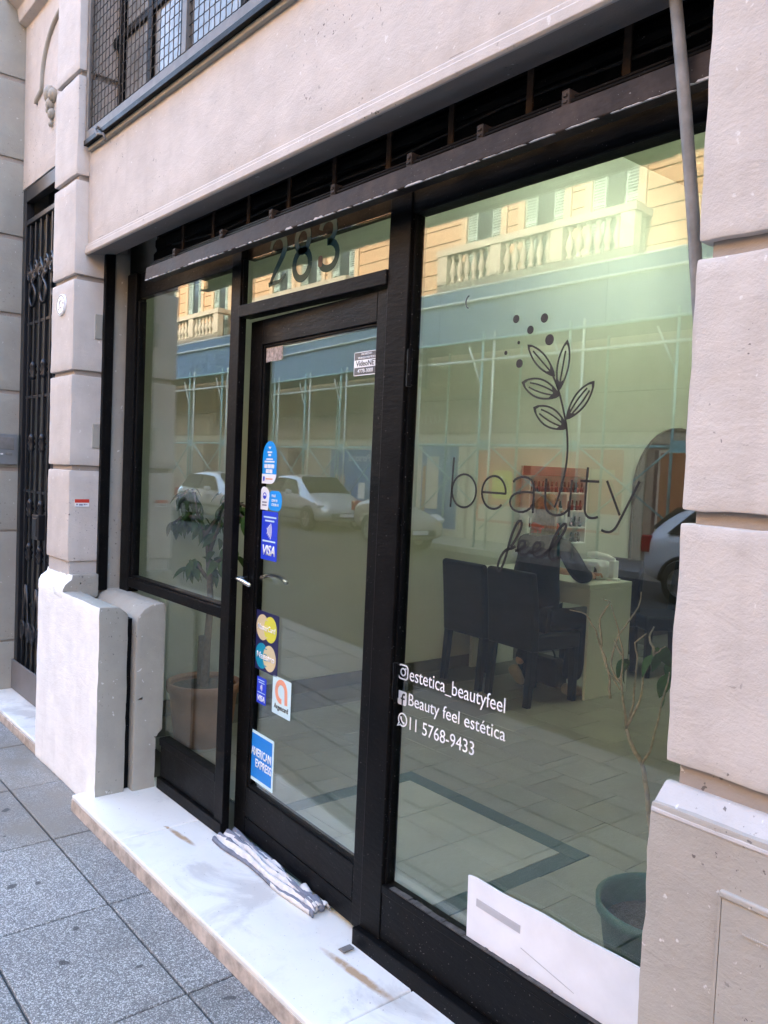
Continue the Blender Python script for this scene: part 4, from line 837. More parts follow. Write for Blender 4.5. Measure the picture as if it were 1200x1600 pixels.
# polish shelf
ps = thing('polish_rack', 'white wall rack of nail polish with a red header', 'rack', (-4.40, 3.88, 1.0)); off = ps.location
for nm, a, mm in [('back_board', (-4.453, -4.44, 3.5, 4.26, 1.0, 1.64), 'white'), ('header', (-4.438, -4.36, 3.5, 4.26, 1.565, 1.64), 'dullred'), ('side', (-4.438, -4.36, 3.5, 3.512, 1.0, 1.563), 'white'), ('side', (-4.438, -4.36, 4.248, 4.26, 1.0, 1.563), 'white'), ('divider', (-4.438, -4.362, 3.98, 3.99, 1.0, 1.41), 'white')]+[('shelf', (-4.438, -4.362, 3.514, 4.246, z, z+0.012), 'white') for z in (1.0, 1.13, 1.27, 1.42)]:
    o = MB().box(*a).build(nm, M[mm], ps, bevel=0.002); o.location = -off
pol = [plain('polish_%d' % i, c, 0.2) for i, c in enumerate([(0.03, 0.025, 0.03), (0.10, 0.02, 0.03), (0.02, 0.03, 0.045), (0.05, 0.02, 0.04), (0.015, 0.015, 0.016)])]
bb = MB().lathe([(0.014, 0), (0.017, 0.004), (0.017, 0.038), (0.008, 0.046)], n=10); cap_me = MB().lathe([(0.009, 0.046), (0.010, 0.05), (0.007, 0.085)], n=10).mesh('bottle_cap', M['black_ink'], True)
bms = []
ORD = ['first', 'second', 'third', 'fourth', 'fifth', 'sixth', 'seventh', 'eighth', 'ninth', 'tenth', 'eleventh', 'twelfth', 'thirteenth']
for p_ in pol: bms.append(bb.mesh('bottle_body', p_, True))
for r_, z in enumerate((1.012, 1.142, 1.282, 1.432)):
    for k in range(13):
        if z < 1.15 and k in (3, 4, 9): continue
        y = 3.545+k*0.0555
        if 3.96 < y < 4.01 and z < 1.4: continue
        t_ = thing('polish_bottle', 'nail polish bottle, %s from the left on the %s shelf of the rack' % (ORD[k], ('bottom', 'second lowest', 'second highest', 'top')[r_]), 'bottle', (-4.395+rnd.uniform(-0.008, 0.008), y, z), 0, 'nail polish bottles on the rack')
        q = 1.05 if r_ == 3 else rnd.uniform(0.92, 1.05); inst('body', bms[(k*7+r_*3) % 5], t_, scale=(1, 1, q)); inst('cap', cap_me, t_, scale=(1, 1, q))

# cardboard along the sill inside the big pane
wb = thing('white_board', 'white board propped against the bottom of the big window', 'board', (-1.15, 0.02, 0.29)); off = wb.location
top = [(-1.526, 0.462), (-1.50, 0.466), (-1.40, 0.463), (-1.27, 0.470), (-1.15, 0.466), (-1.06, 0.470), (-0.95, 0.472), (-0.76, 0.47)]
o = MB().prism([(-0.76, 0.294), (-1.522, 0.294)]+top, 0.016, 0.022).build('sheet', M['cardboard'], wb); o.location = -off
for x0, x1, z0, z1, sl_ in ((-1.49, -1.335, 0.392, 0.413, -0.004),):
    o = MB().prism([(x0, z0), (x1, z0+sl_), (x1, z1+sl_), (x0, z1)], 0.0145, 0.0158).build('tape', M['tape'], wb); o.location = -off
o = MB().prism([(-1.33, 0.352), (-1.16, 0.322), (-1.16, 0.3235), (-1.33, 0.354)], 0.015, 0.0158).build('crease', M['tape'], wb); o.location = -off

# striped rag on the sill
tw = thing('striped_towel', 'folded grey and white striped towel lying along the door bottom on the marble', 'towel', (-2.5, 0.0, 0.066))
NU, NV = 60, 36; vs_ = []; fs_ = []; mi_ = []
for i in range(NU+1):
    u = i/NU; cx = -2.845+0.67*u; cyy = 0.012-0.022*u+0.006*math.sin(u*7); hwid = 0.046+0.012*math.sin(u*5+1)-0.012*(u > 0.9)*(u-0.9)*10*0.2
    for j in range(NV+1):
        v = j/NV*2-1
        z = 0.010+0.012*(1-v*v)+0.010*math.cos(v*13+2.2*math.sin(u*4))*(1-abs(v)**4)+0.006*noise.noise(Vector((u*9, v*3, 0)))+0.004*noise.noise(Vector((u*30, v*8, 3)))
        if abs(v) > 0.97: z = 0.001
        x_ = cx+0.012*v*v*(1 if u > 0.5 else -1)+0.004*noise.noise(Vector((u*12, v*5, 7))); y_ = cyy+v*hwid+0.006*math.sin(u*11+v*3)
        vs_.append((x_+2.5, min(y_, 0.03+0.02*(1-u)), max(0.0008, z)))
for i in range(NU):
    for j in range(NV):
        a = i*(NV+1)+j; fs_.append((a, a+NV+1, a+NV+2, a+1)); mi_.append(1 if (j+int(2*math.sin(i*0.1))) % 8 in (0, 1, 2) else 0)
mb = MB(); mb.v = vs_; mb.f = [list(f) for f in fs_]; mb.mi = mi_
o = mb.build('cloth', [M['towel_white'], M['towel_grey']], tw, smooth=True)
sm = o.modifiers.new('thickness', 'SOLIDIFY'); sm.thickness = 0.004; sm.offset = 1
for k, (u, v) in enumerate(((0.97, 0.0), (0.98, 0.55), (0.86, 0.75))):      # rolled ends
    mb = MB(); mb.tube([(-2.845+0.67*(u-0.06)+2.5, -0.004+v*0.04-0.010, 0.020+0.004*k), (-2.845+0.67*u+2.5, -0.006+v*0.04-0.012, 0.018), (-2.845+0.67*(u+0.025)+2.5, -0.008+v*0.04-0.014, 0.014)], [0.016, 0.015, 0.011], 9); mb.build('rolled_end', M['towel_grey' if k % 2 else 'towel_white'], tw, smooth=True)

# ================================================================ PLANTS
def leaf_mesh(name, L, Wd, mat, droop=0.25):
    mb = MB(); n = 6; vs = []
    for i in range(n+1):
        t = i/n; hw = Wd*0.5*(math.sin(math.pi*t**0.8)**0.9 if 0 < t < 1 else 0.02); z = -droop*L*t*t
        vs += [(-hw, L*t, z+hw*0.35), (0, L*t, z), (hw, L*t, z+hw*0.35)]
    fs = []
    for i in range(n): a = i*3; fs += [(a, a+1, a+4, a+3), (a+1, a+2, a+5, a+4)]
    return mb.add(vs, fs).mesh(name, mat, True)
LM = [leaf_mesh('leaf', 0.095, 0.042, M['leaf']), leaf_mesh('leaf', 0.080, 0.036, M['leaf'], 0.35), leaf_mesh('leaf', 0.088, 0.044, M['leaf2'], 0.3)]
def put_leaf(par, p, ang, pitch, k=None, sc=1.0):
    return inst('leaf', LM[rnd.randrange(2) if k is None else k], par, p, (pitch, rnd.uniform(-0.5, 0.5), ang), (sc, sc, sc))
fc = thing('ficus_plant', 'leafy potted ficus tree in a terracotta pot behind the left pane', 'plant', (-3.94, 0.46, FZ))
pot = MB().lathe([(0.145, 0.0), (0.165, 0.15), (0.178, 0.275), (0.192, 0.278), (0.195, 0.325), (0.183, 0.33), (0.172, 0.31)], n=32, capt=False).build('pot', M['terracotta'], fc, smooth=True)
MB().lathe([(0.0, 0.30), (0.09, 0.305), (0.172, 0.295)], n=20, capb=False, capt=False).build('soil', M['soil'], fc, smooth=True)
limbs = [[(0.01, 0, 0.28), (0.02, 0, 0.5), (0.045, 0.0, 0.75), (0.055, -0.02, 0.93), (0.03, -0.02, 1.05)], [(0.03, -0.02, 1.05), (-0.02, -0.02, 1.13), (-0.08, -0.03, 1.22), (-0.11, -0.04, 1.34)], [(0.04, -0.02, 1.0), (0.10, -0.01, 1.12), (0.16, 0.0, 1.24), (0.20, 0.02, 1.36)], [(0.0, -0.02, 1.10), (0.02, 0.05, 1.22), (0.05, 0.08, 1.36)], [(0.05, -0.02, 0.90), (0.13, -0.02, 0.98), (0.24, 0.0, 1.03)], [(-0.06, -0.03, 1.19), (-0.16, -0.06, 1.20), (-0.24, -0.09, 1.15)], [(0.05, 0.0, 0.85), (-0.02, -0.05, 0.95), (-0.07, -0.08, 0.93)], [(0.15, 0, 1.22), (0.25, 0.03, 1.24), (0.31, 0.05, 1.2)], [(-0.10, -0.04, 1.32), (-0.2, -0.03, 1.33), (-0.27, -0.04, 1.28)], [(0.03, 0.05, 1.25), (0.12, 0.11, 1.28), (0.2, 0.15, 1.25)]]
mb = MB()
for i, l in enumerate(limbs): mb.tube(l, [(0.024-0.003*k if i == 0 else 0.011-0.0025*k) for k in range(len(l))], 8)
mb.build('trunk', M['bark'], fc, smooth=True)
MB().tube([(-0.03, 0.0, 0.28), (-0.035, 0, 0.45), (-0.03, 0, 0.56)], 0.022, 9).build('stump', M['bark'], fc, smooth=True)
for i, l in enumerate(limbs[1:]):
    for k in range(17):
        t = rnd.uniform(0.25, 1.05)*(len(l)-1); a = min(int(t), len(l)-2); p = Vector(l[a]).lerp(Vector(l[a+1]), t-a)
        p += Vector((rnd.uniform(-0.03, 0.03), rnd.uniform(-0.03, 0.03), rnd.uniform(-0.02, 0.04)))
        p.x = max(p.x, -0.37)
        put_leaf(fc, p, rnd.uniform(0, 2*math.pi), rnd.uniform(-1.25, -0.35), sc=rnd.uniform(0.85, 1.2))
tp = thing('twig_plant', 'nearly bare twig plant in a worn green pot beside the right pier', 'plant', (-1.225, 0.50, FZ))
prof = [(0.135, 0.0), (0.15, 0.12), (0.172, 0.26), (0.184, 0.268), (0.186, 0.298), (0.178, 0.30), (0.168, 0.28), (0.160, 0.225)]
MB().lathe(prof, n=36, capt=False).build('pot', M['greenpot'], tp, smooth=True)
MB().lathe([(0.0, 0.225), (0.08, 0.232), (0.163, 0.222)], n=24, capb=False, capt=False).build('soil', M['soil'], tp, smooth=True)
TW_ = [[(-1.22, 0.50, 0.28), (-1.262, 0.50, 0.48), (-1.295, 0.50, 0.66), (-1.312, 0.49, 0.745), (-1.341, 0.48, 0.79), (-1.365, 0.48, 0.835)],
 [(-1.365, 0.48, 0.835), (-1.357, 0.455, 0.895), (-1.377, 0.455, 0.985), (-1.375, 0.455, 1.06), (-1.395, 0.455, 1.122), (-1.424, 0.455, 1.193)],
 [(-1.365, 0.48, 0.835), (-1.388, 0.545, 0.893), (-1.384, 0.545, 1.029), (-1.396, 0.545, 1.075), (-1.359, 0.545, 1.111)],
 [(-1.365, 0.48, 0.835), (-1.351, 0.515, 0.907), (-1.338, 0.515, 1.023), (-1.311, 0.515, 1.063), (-1.276, 0.515, 1.092)],
 [(-1.312, 0.49, 0.745), (-1.283, 0.485, 0.808), (-1.259, 0.485, 0.934), (-1.241, 0.485, 1.029)],
 [(-1.405, 0.455, 0.917), (-1.419, 0.455, 0.994), (-1.443, 0.455, 1.046), (-1.474, 0.455, 1.108), (-1.512, 0.455, 1.15), (-1.572, 0.455, 1.154)],
 [(-1.374, 0.455, 0.97), (-1.41, 0.47, 0.985), (-1.445, 0.50, 1.016), (-1.435, 0.52, 1.097), (-1.39, 0.545, 1.182), (-1.385, 0.545, 1.231)],
 [(-1.452, 0.46, 1.062), (-1.486, 0.49, 1.139), (-1.459, 0.50, 1.193), (-1.496, 0.515, 1.195)], [(-1.376, 0.455, 1.053), (-1.426, 0.485, 1.085)], [(-1.443, 0.455, 1.046), (-1.419, 0.455, 0.994), (-1.376, 0.455, 0.95)], [(-1.311, 0.515, 1.063), (-1.33, 0.52, 1.11), (-1.32, 0.52, 1.14)]]
mb = MB(); off = tp.location
for i, l in enumerate(TW_):
    n_ = len(l); pts = []
    for k in range(n_-1):
        for s_ in range(3):
            q = Vector(l[k]).lerp(Vector(l[k+1]), s_/3); pts.append(q+Vector((rnd.uniform(-1, 1), rnd.uniform(-1, 1), rnd.uniform(-1, 1)))*0.0025)
    pts.append(Vector(l[-1])); r0 = 0.0085 if i == 0 else 0.0042
    mb.tube([p-off for p in pts], [r0*(1-(0.35 if i == 0 else 0.65)*k/len(pts)) for k in range(len(pts))], 7)
mb.build('stem', M['twig'], tp, smooth=True)
for p, a in (((-1.31, 0.515, 1.06), 2.6), ((-1.30, 0.515, 1.085), 0.3), ((-1.285, 0.515, 1.09), 1.0), ((-1.40, 0.52, 1.03), 0.9), ((-1.385, 0.50, 1.02), 2.2), ((-1.275, 0.515, 1.04), 4.4), ((-1.255, 0.50, 1.02), 3.6), ((-1.27, 0.50, 0.98), 5.2)):
    put_leaf(tp, Vector(p)-off, a, rnd.uniform(-1.4, -0.8), 2, 0.85)

# ================================================================ PERSON at the desk, seen from behind, facing the back of the room
pr = thing('person', 'seated person in black clothes with a red scarf, seen from behind at the white desk', 'person', (-3.63, 2.72, FZ))
PO = pr.location
def skin(name, joints, links, mat, root=0, sub=2):
    me = bpy.data.meshes.new(name); me.from_pydata([Vector(j[0])-PO for j in joints], links, [])
    o = bpy.data.objects.new(name, me); C.objects.link(o); o.parent = pr
    md = o.modifiers.new('skin', 'SKIN'); md.use_smooth_shade = True; md.branch_smoothing = 0.6
    for i, j in enumerate(joints):
        r = j[1]; me.skin_vertices[0].data[i].radius = r if isinstance(r, tuple) else (r, r); me.skin_vertices[0].data[i].use_root = (i == root)
    s2 = o.modifiers.new('sub', 'SUBSURF'); s2.levels = sub; s2.render_levels = sub
    me.materials.append(mat); return o
pelvis = (-3.62, 2.72, 0.60); hipR = (-3.53, 2.76, 0.585); kneeR = (-3.47, 3.08, 0.585); ankR = (-3.47, 2.97, 0.17); hipL = (-3.71, 2.76, 0.585); kneeL = (-3.76, 3.08, 0.545); ankL = (-3.79, 2.80, 0.24)
chest = (-3.65, 2.80, 0.98); neckb = (-3.665, 2.85, 1.17); hc = Vector((-3.655, 2.895, 1.325))
shR = (-3.48, 2.84, 1.11); elR = (-3.40, 2.95, 0.90); wrR = (-3.47, 3.15, 0.885); shL = (-3.83, 2.87, 1.11); elL = (-3.86, 3.02, 0.92); wrL = (-3.70, 3.16, 0.885)
fd = Vector((math.cos(R(52)), math.sin(R(52)), 0)); sd_ = Vector((-fd.y, fd.x, 0)); UPV = Vector((0, 0, 1))
body = skin('body', [(pelvis, 0.08), (chest, 0.08), (neckb, 0.055), ((-3.664, 2.868, 1.215), 0.048), (hc-fd*0.005-UPV*0.055, (0.058, 0.062)), (hc, (0.072, 0.082)), (hc+UPV*0.07, (0.055, 0.06)),
  (shR, 0.04), (elR, 0.035), (wrR, 0.024), ((-3.50, 3.22, 0.88), (0.034, 0.018)), (shL, 0.04), (elL, 0.035), (wrL, 0.024), ((-3.66, 3.23, 0.88), (0.034, 0.018)),
  (hipR, 0.06), (kneeR, 0.05), (ankR, 0.035), (hipL, 0.06), (kneeL, 0.05), (ankL, 0.035)],
  [(0,1),(1,2),(2,3),(3,4),(4,5),(5,6),(1,7),(7,8),(8,9),(9,10),(1,11),(11,12),(12,13),(13,14),(0,15),(15,16),(16,17),(0,18),(18,19),(19,20)], M['skin'])
for hx in (-3.50, -3.66):                      # fingers on the desk
    for k in range(5):
        fx = hx-0.030+k*0.016; ln = (0.045, 0.062, 0.068, 0.062, 0.05)[k]; bsx = (-0.02 if k == 0 else 0)
        MB().tube([(fx-PO.x, 3.225-PO.y, 0.888-PO.z), (fx+bsx*0.6-PO.x, 3.225+ln*0.6-PO.y, 0.894-PO.z), (fx+bsx-PO.x, 3.225+ln-PO.y, 0.870-PO.z)], [0.009, 0.0085, 0.0065], 7).build('finger', M['skin'], pr, smooth=True)
skin('jacket', [((-3.62, 2.73, 0.58), (0.21, 0.15)), ((-3.635, 2.75, 0.78), (0.185, 0.135)), ((-3.65, 2.79, 0.98), (0.19, 0.135)), ((-3.66, 2.83, 1.11), (0.14, 0.10)), ((-3.665, 2.85, 1.19), (0.06, 0.06)),
  (shR, 0.075), (elR, 0.066), ((-3.465, 3.11, 0.888), 0.044), (shL, 0.075), (elL, 0.066), ((-3.72, 3.13, 0.888), 0.044)], [(0,1),(1,2),(2,3),(3,4),(3,5),(5,6),(6,7),(3,8),(8,9),(9,10)], M['cloth_dark'])
skin('trousers', [((-3.62, 2.74, 0.59), (0.17, 0.12)), ((-3.52, 2.78, 0.585), 0.095), ((-3.49, 2.95, 0.60), 0.088), (kneeR, 0.075), ((-3.47, 3.03, 0.36), 0.070), ((-3.47, 2.98, 0.165), 0.074), ((-3.71, 2.78, 0.585), 0.095), (kneeL, 0.072), ((-3.775, 2.94, 0.40), 0.064), ((-3.79, 2.82, 0.25), 0.062)],
  [(0,1),(1,2),(2,3),(3,4),(4,5),(0,6),(6,7),(7,8),(8,9)], M['denim'])
def shoe(heel, toe):
    h, t_ = Vector(heel), Vector(toe); d = t_-h
    return skin('shoe', [(h, (0.040, 0.042)), (h+d*0.35, (0.042, 0.046)), (h+d*0.72+Vector((0,0,-0.008)), (0.046, 0.034)), (t_+Vector((0,0,-0.008)), (0.036, 0.026))], [(0,1),(1,2),(2,3)], M['shoe'])
shoe((-3.50, 2.925, 0.118), (-3.40, 3.08, 0.106)); shoe((-3.80, 2.75, 0.235), (-3.765, 2.84, 0.106))
# hair: a shell open at the face, and long strands down the back
mb = MB(); n1, n2 = 24, 12; fa = R(52)
for i in range(n2+1):
    th = math.pi*0.66*i/n2
    for j in range(n1):
        a = 2*math.pi*j/n1; rr = 0.098*(1-0.03*math.sin(j*5)); r_ = math.sin(th)*rr
        mb.v.append((hc.x+r_*math.cos(a)-0.008*fd.x-PO.x, hc.y+r_*math.sin(a)-0.008*fd.y-PO.y, hc.z+0.008+math.cos(th)*0.108-PO.z))
for i in range(n2):
    for j in range(n1):
        da = abs((2*math.pi*(j+0.5)/n1-fa+math.pi) % (2*math.pi)-math.pi)
        if i >= 5 and da < R(62): continue
        mb.f.append([i*n1+j, (i+1)*n1+j, (i+1)*n1+(j+1) % n1, i*n1+(j+1) % n1]); mb.mi.append(0)
hair = mb.build('hair', M['hair'], pr, smooth=True); so_ = hair.modifiers.new('thickness', 'SOLIDIFY'); so_.thickness = 0.012
mb = MB()
for k in range(24):
    a = fa+R(78+k*8.5); x0, y0 = hc.x+0.080*math.cos(a), hc.y+0.080*math.sin(a); l = rnd.uniform(0.22, 0.30)
    mb.tube([(x0-PO.x, y0-PO.y, hc.z+0.03-PO.z), (x0+0.02*math.cos(a)-PO.x, y0+0.015*math.sin(a)-PO.y, hc.z-0.10-PO.z), (x0+0.035*math.cos(a)+rnd.uniform(-0.01, 0.01)-PO.x, y0-0.05-PO.y, hc.z-l-PO.z)], [0.02, 0.024, 0.008], 6)
mb.build('strand', M['hair'], hair, smooth=True)
mb = MB()
for k in range(3): mb.tube([(-3.66+0.078*math.cos(R(a))-PO.x, 2.865+0.075*math.sin(R(a))-PO.y, 1.175+0.022*k+0.008*math.sin(R(a*3+k*40))-PO.z) for a in range(0, 361, 24)], 0.022, 8)
mb.build('scarf', M['scarf'], pr, smooth=True)
for nm, offv, r, mm, sc_ in (('eye', fd*0.074+sd_*0.030+UPV*0.012, 0.011, 'white', (1, 1, 1)), ('eye', fd*0.074-sd_*0.030+UPV*0.012, 0.011, 'white', (1, 1, 1)), ('nose', fd*0.088-UPV*0.010, 0.014, 'skin', (1, 1, 1.4)), ('mouth', fd*0.078-UPV*0.05, 0.013, 'scarf', (1, 1, 0.5)), ('ear', -sd_*0.074-UPV*0.005, 0.018, 'skin', (1, 1, 1.4)), ('ear', sd_*0.074-UPV*0.005, 0.018, 'skin', (1, 1, 1.4)), ('face_mask', fd*0.048-UPV*0.045, 0.056, 'white', (1, 1, 0.75))):
    bmx = bmesh.new(); bmesh.ops.create_icosphere(bmx, subdivisions=2, radius=r); me = bpy.data.meshes.new(nm); bmx.to_mesh(me); bmx.free(); me.materials.append(M[mm])
    for p in me.polygons: p.use_smooth = True
    inst(nm, me, pr, hc+offv-PO, scale=sc_)

# ================================================================ OPPOSITE SIDE OF THE STREET (seen in the glass)
M['ochre'] = plaster('ochre_stucco', (0.40, 0.225, 0.105), specks=False, stain=0.25, grime=(0.35, 0.24, 0.14))
M['ochretrim'] = plaster('pale_ochre_trim', (0.42, 0.275, 0.15), specks=False, stain=0.25, grime=(0.35, 0.26, 0.17))
M['stone'] = plaster('balcony_stone', (0.36, 0.29, 0.20), specks=False, stain=0.4, grime=(0.28, 0.23, 0.16))
M['dirty'] = plaster('dirty_grey_wall', (0.42, 0.34, 0.26), stain=0.45, grime=(0.15, 0.12, 0.09))
M['creamwall'] = plaster('cream_ground_wall', (0.62, 0.58, 0.45), stain=0.25)
M['shutter'] = plain('green_grey_louvre', (0.28, 0.33, 0.27), 0.6, var=0.1)
M['darkpane'] = plain('dark_window_glass', (0.02, 0.022, 0.024), 0.08)
M['bluecloth'] = plain('blue_hoarding', (0.10, 0.20, 0.33), 0.6, var=0.14, scale=1.2)
M['pipe'] = plain('scaffold_pipe', (0.24, 0.46, 0.46), 0.45, var=0.3, scale=5)
M['palepipe'] = plain('pale_scaffold_pipe', (0.62, 0.68, 0.62), 0.45, var=0.2, scale=5)
M['board_u'] = plain('scaffold_board', (0.20, 0.17, 0.13), 0.8, var=0.3)
M['posterblue'] = plain('poster_blue', (0.05, 0.17, 0.42), 0.4, var=0.15, scale=1)
M['posterred'] = plain('poster_red', (0.62, 0.16, 0.09), 0.4, var=0.12, scale=1)
M['posterorange'] = plain('poster_orange', (0.46, 0.20, 0.085), 0.4, var=0.12, scale=1)
M['postercream'] = plain('poster_cream', (0.72, 0.66, 0.55), 0.4, var=0.05)
M['posterdark'] = plain('poster_dark', (0.14, 0.07, 0.06), 0.5, var=0.3, scale=8)
FYO = -12.40
ob = thing('opposite_building', 'ochre stuccoed building with balustraded balconies across the street, reflected in the glass', 'building', (-16, FYO, 0)); OO = -ob.location
def oset(o): o.location = OO; return o
def obx(name, x0, x1, y0, y1, z0, z1, mat, bev=0.0): return oset(MB().box(x0, x1, y0, y1, z0, z1).build(name, M[mat], ob, bevel=bev))
obx('wall', -60, 60, FYO-8, FYO-0.06, 0, 11.5, 'ochretrim'); obx('wall', -44, 6, FYO-0.06, FYO, 0, 3.3, 'dirty')
obx('wall', 34, 40, FYO-0.05, -0.25, -0.13, 12, 'dirty')  # unseen block added across the street end to cut sky light on side faces
obx('string_course', -44, 6, FYO-0.06, FYO+0.10, 3.3, 3.42, 'stone', 0.01); obx('string_course', -44, 6, FYO-0.06, FYO+0.06, 2.50, 2.58, 'stone', 0.01); obx('wall_band', -44, 6, FYO-0.001, FYO+0.02, 2.28, 2.50, 'creamwall')
obx('string_course', -44, 6, FYO-0.06, FYO+0.16, 5.45, 5.7, 'stone', 0.02); obx('cornice', -44, 6, FYO-0.06, FYO+0.5, 11.2, 11.7, 'stone', 0.03)
BAL = [(-14.7, -9.3), (-23.4, -18.4), (-31.5, -25.6), (-5.0, 0.5)]
WIN = []
for a, b_ in BAL:
    n_ = 3; 
    for k in range(n_): WIN.append(a+0.9+(b_-a-1.8)*k/(n_-1))
WIN.sort()
course_h = 0.36; z = 5.72
cuts = [-44]+[v for x in WIN for v in (x-0.72, x+0.72)]+[6]
while z < 9.5:
    for k in range(0, len(cuts), 2):
        if cuts[k+1]-cuts[k] > 0.1: obx('course', cuts[k], cuts[k+1], FYO-0.06, FYO, z+0.012, z+course_h-0.012, 'ochre', 0.006)
    z += course_h
for x in WIN:
    for s_ in (-1, 1): obx('window_surround', x+s_*0.64-0.09, x+s_*0.64+0.09, FYO-0.06, FYO+0.05, 5.72, 8.6, 'ochretrim', 0.01)
    obx('lintel', x-0.8, x+0.8, FYO-0.06, FYO+0.10, 8.6, 8.85, 'ochretrim', 0.01)
    wd = obx('window', x-0.54, x+0.54, FYO-0.14, FYO-0.055, 5.72, 8.6, 'darkpane')
    lou = MB()
    for s_ in (-1, 1):
        c0 = x+s_*0.40
        lou.box(c0-0.16, c0-0.13, FYO-0.05, FYO-0.01, 5.75, 8.55).box(c0+0.13, c0+0.16, FYO-0.05, FYO-0.01, 5.75, 8.55)
        for zz in (5.75, 7.1, 8.49): lou.box(c0-0.13, c0+0.13, FYO-0.05, FYO-0.01, zz, zz+0.07)
        for i in range(44): lou.box(c0-0.13, c0+0.13, FYO-0.045, FYO-0.02, 5.84+i*0.061, 5.84+i*0.061+0.032)
    oset(lou.build('shutter', M['shutter'], ob))
bal_me = MB().lathe([(0.07, 0), (0.07, 0.06), (0.035, 0.09), (0.05, 0.16), (0.085, 0.26), (0.07, 0.36), (0.032, 0.50), (0.030, 0.56), (0.055, 0.60), (0.065, 0.66)], n=10).mesh('baluster', M['stone'], True)
for a, b_ in BAL:
    sl_ = obx('balcony', a-0.05, b_+0.05, FYO, FYO+0.62, 5.52, 5.80, 'stone', 0.02)
    y_ = FYO+0.50
    def sub_(name, mbx): 
        o = mbx.build(name, M['stone'], sl_, bevel=0.01); return o
    sub_('handrail', MB().box(a-0.04, b_+0.04, y_-0.13, y_+0.13, 6.62, 6.78)); sub_('plinth', MB().box(a, b_, y_-0.09, y_+0.09, 5.80, 5.95))
    for e in (a+0.13, b_-0.13): sub_('handrail', MB().box(e-0.12, e+0.12, FYO, y_-0.13, 6.625, 6.775))
    npd = max(2, round((b_-a)/1.8)); px = [a+0.16+(b_-a-0.32)*k/npd for k in range(npd+1)]
    for p in px: sub_('pedestal', MB().box(p-0.16, p+0.16, y_-0.11, y_+0.11, 5.95, 6.62))
    for k in range(npd):
        n_ = 6
        for i in range(n_):
            inst('baluster', bal_me, sl_, (px[k]+0.16+(px[k+1]-px[k]-0.32)*(i+0.5)/n_, y_, 5.955))
# openings on the ground floor
for x0, x1, z1 in ((-20.4, -19.2, 2.2), (-27.5, -26.4, 2.2), (-8.95, -7.3, 2.15), (-2.5, -1.2, 2.2)):
    obx('ground_opening', x0, x1, FYO-0.03, FYO+0.012, 0.02, z1, 'posterdark')
for x in (-9.25, -7.1, -11.6+2.1-0.0): obx('wall_pier', x-0.12, x+0.12, FYO, FYO+0.05, 0, 2.28, 'creamwall', 0.01)
obx('wall_panel', -13.9, -9.4, FYO, FYO+0.015, 0.0, 2.28, 'creamwall'); obx('wall_panel', -18.2, -14.0, FYO, FYO+0.013, 0.0, 2.28, 'creamwall')
# graffiti: loose loops of paint
def graf(x0, z0, s, seed, mat, label):
    rr = random.Random(seed); mb = MB(); x = x0
    for k in range(5):
        pts = bez((x, z0), (x+s*0.4, z0+s*rr.uniform(0.6, 1.4)), (x-s*0.3, z0+s*rr.uniform(0.6, 1.4)), (x+s*0.35, z0+s*rr.uniform(-0.1, 0.4)), n=8); ribbon(mb, pts, s*0.07, FYO+0.022, FYO+0.026); x += s*0.55
    tag(mb.build('graffiti', M[mat], loc=(0, 0, 0)), label, 'graffiti')
graf(-15.7, 2.72, 0.30, 3, 'palepipe', 'pale sprayed scrawl on the wall above the blue panel across the street')
graf(-26.8, 2.75, 0.45, 5, 'posterdark', 'dark red sprayed scrawl high on the far wall in the left pane')
# posters
def poster(label, x0, x1, z0, z1, mat, rad=0.0):
    t = thing('wall_poster', label, 'poster', ((x0+x1)/2, FYO+0.03, z0), 0, 'posters along the opposite wall'); hw = (x1-x0)/2; h = z1-z0
    MB().box(-hw-0.05, hw+0.05, -0.012, 0.012, -0.05, h+0.05).build('frame', M['postercream'], t)
    MB().prism(rrect(-hw, hw, 0, h, rad) if rad else [(-hw, 0), (hw, 0), (hw, h), (-hw, h)], 0.0125, 0.018).build('sheet', M[mat], t); return t, hw, h
def bust(t, x, z, s, mat='posterdark'):
    MB().prism(ell(x, z+0.62*s, 0.15*s, 0.20*s, 16), 0.0185, 0.023).build('printed_head', M['skin'], t); MB().prism([(x-0.34*s, z), (x+0.34*s, z), (x+0.28*s, z+0.30*s), (x+0.1*s, z+0.42*s), (x-0.1*s, z+0.42*s), (x-0.28*s, z+0.30*s)], 0.0185, 0.022).build('printed_figure', M[mat], t)
t, hw, h = poster('large blue poster reading Personal behind the parked silver hatchback', -24.2, -21.6, 0.35, 2.15, 'posterblue')
text_mesh('lettering', 'Personal', -0.1, 1.2, 1.42, 1.66, 0.024, M['white'], t, bold=0.02, flip=True, depth=0.004); bust(t, 0.55-1.0, 0.1, 1.1); bust(t, -0.85, 0.1, 1.1)
MB().box(0.55, 0.95, 0.0185, 0.022, 0.25, 0.75).build('printed_box', M['white'], t)
t, hw, h = poster('blue panel with a pale strip left of the red poster across the street', -15.55, -14.25, 0.18, 2.2, 'posterblue')
MB().box(-0.45, -0.02, 0.0185, 0.022, 0.45, 1.75).build('printed_strip', M['postercream'], t); MB().box(-0.6, -0.48, 0.0185, 0.022, 0.2, 1.5).build('printed_strip', M['posterorange'], t)
t, hw, h = poster('wide red poster with rounded corners across the street', -13.65, -9.55, 0.45, 2.15, 'posterred', 0.12)
MB().prism(rrect(-1.5, -0.9, 0.55, 1.2, 0.1), 0.0185, 0.022).build('printed_shape', M['yellow'], t); MB().box(0.9, 1.8, 0.0185, 0.022, 1.1, 1.3).build('printed_strip', M['cream'], t); MB().box(-1.9, 1.95, 0.0185, 0.022, 0.06, 0.40).build('printed_strip', M['postercream'], t)
t, hw, h = poster('orange poster at the right edge of the reflected wall', -8.8, -7.35, 0.40, 2.10, 'posterorange')
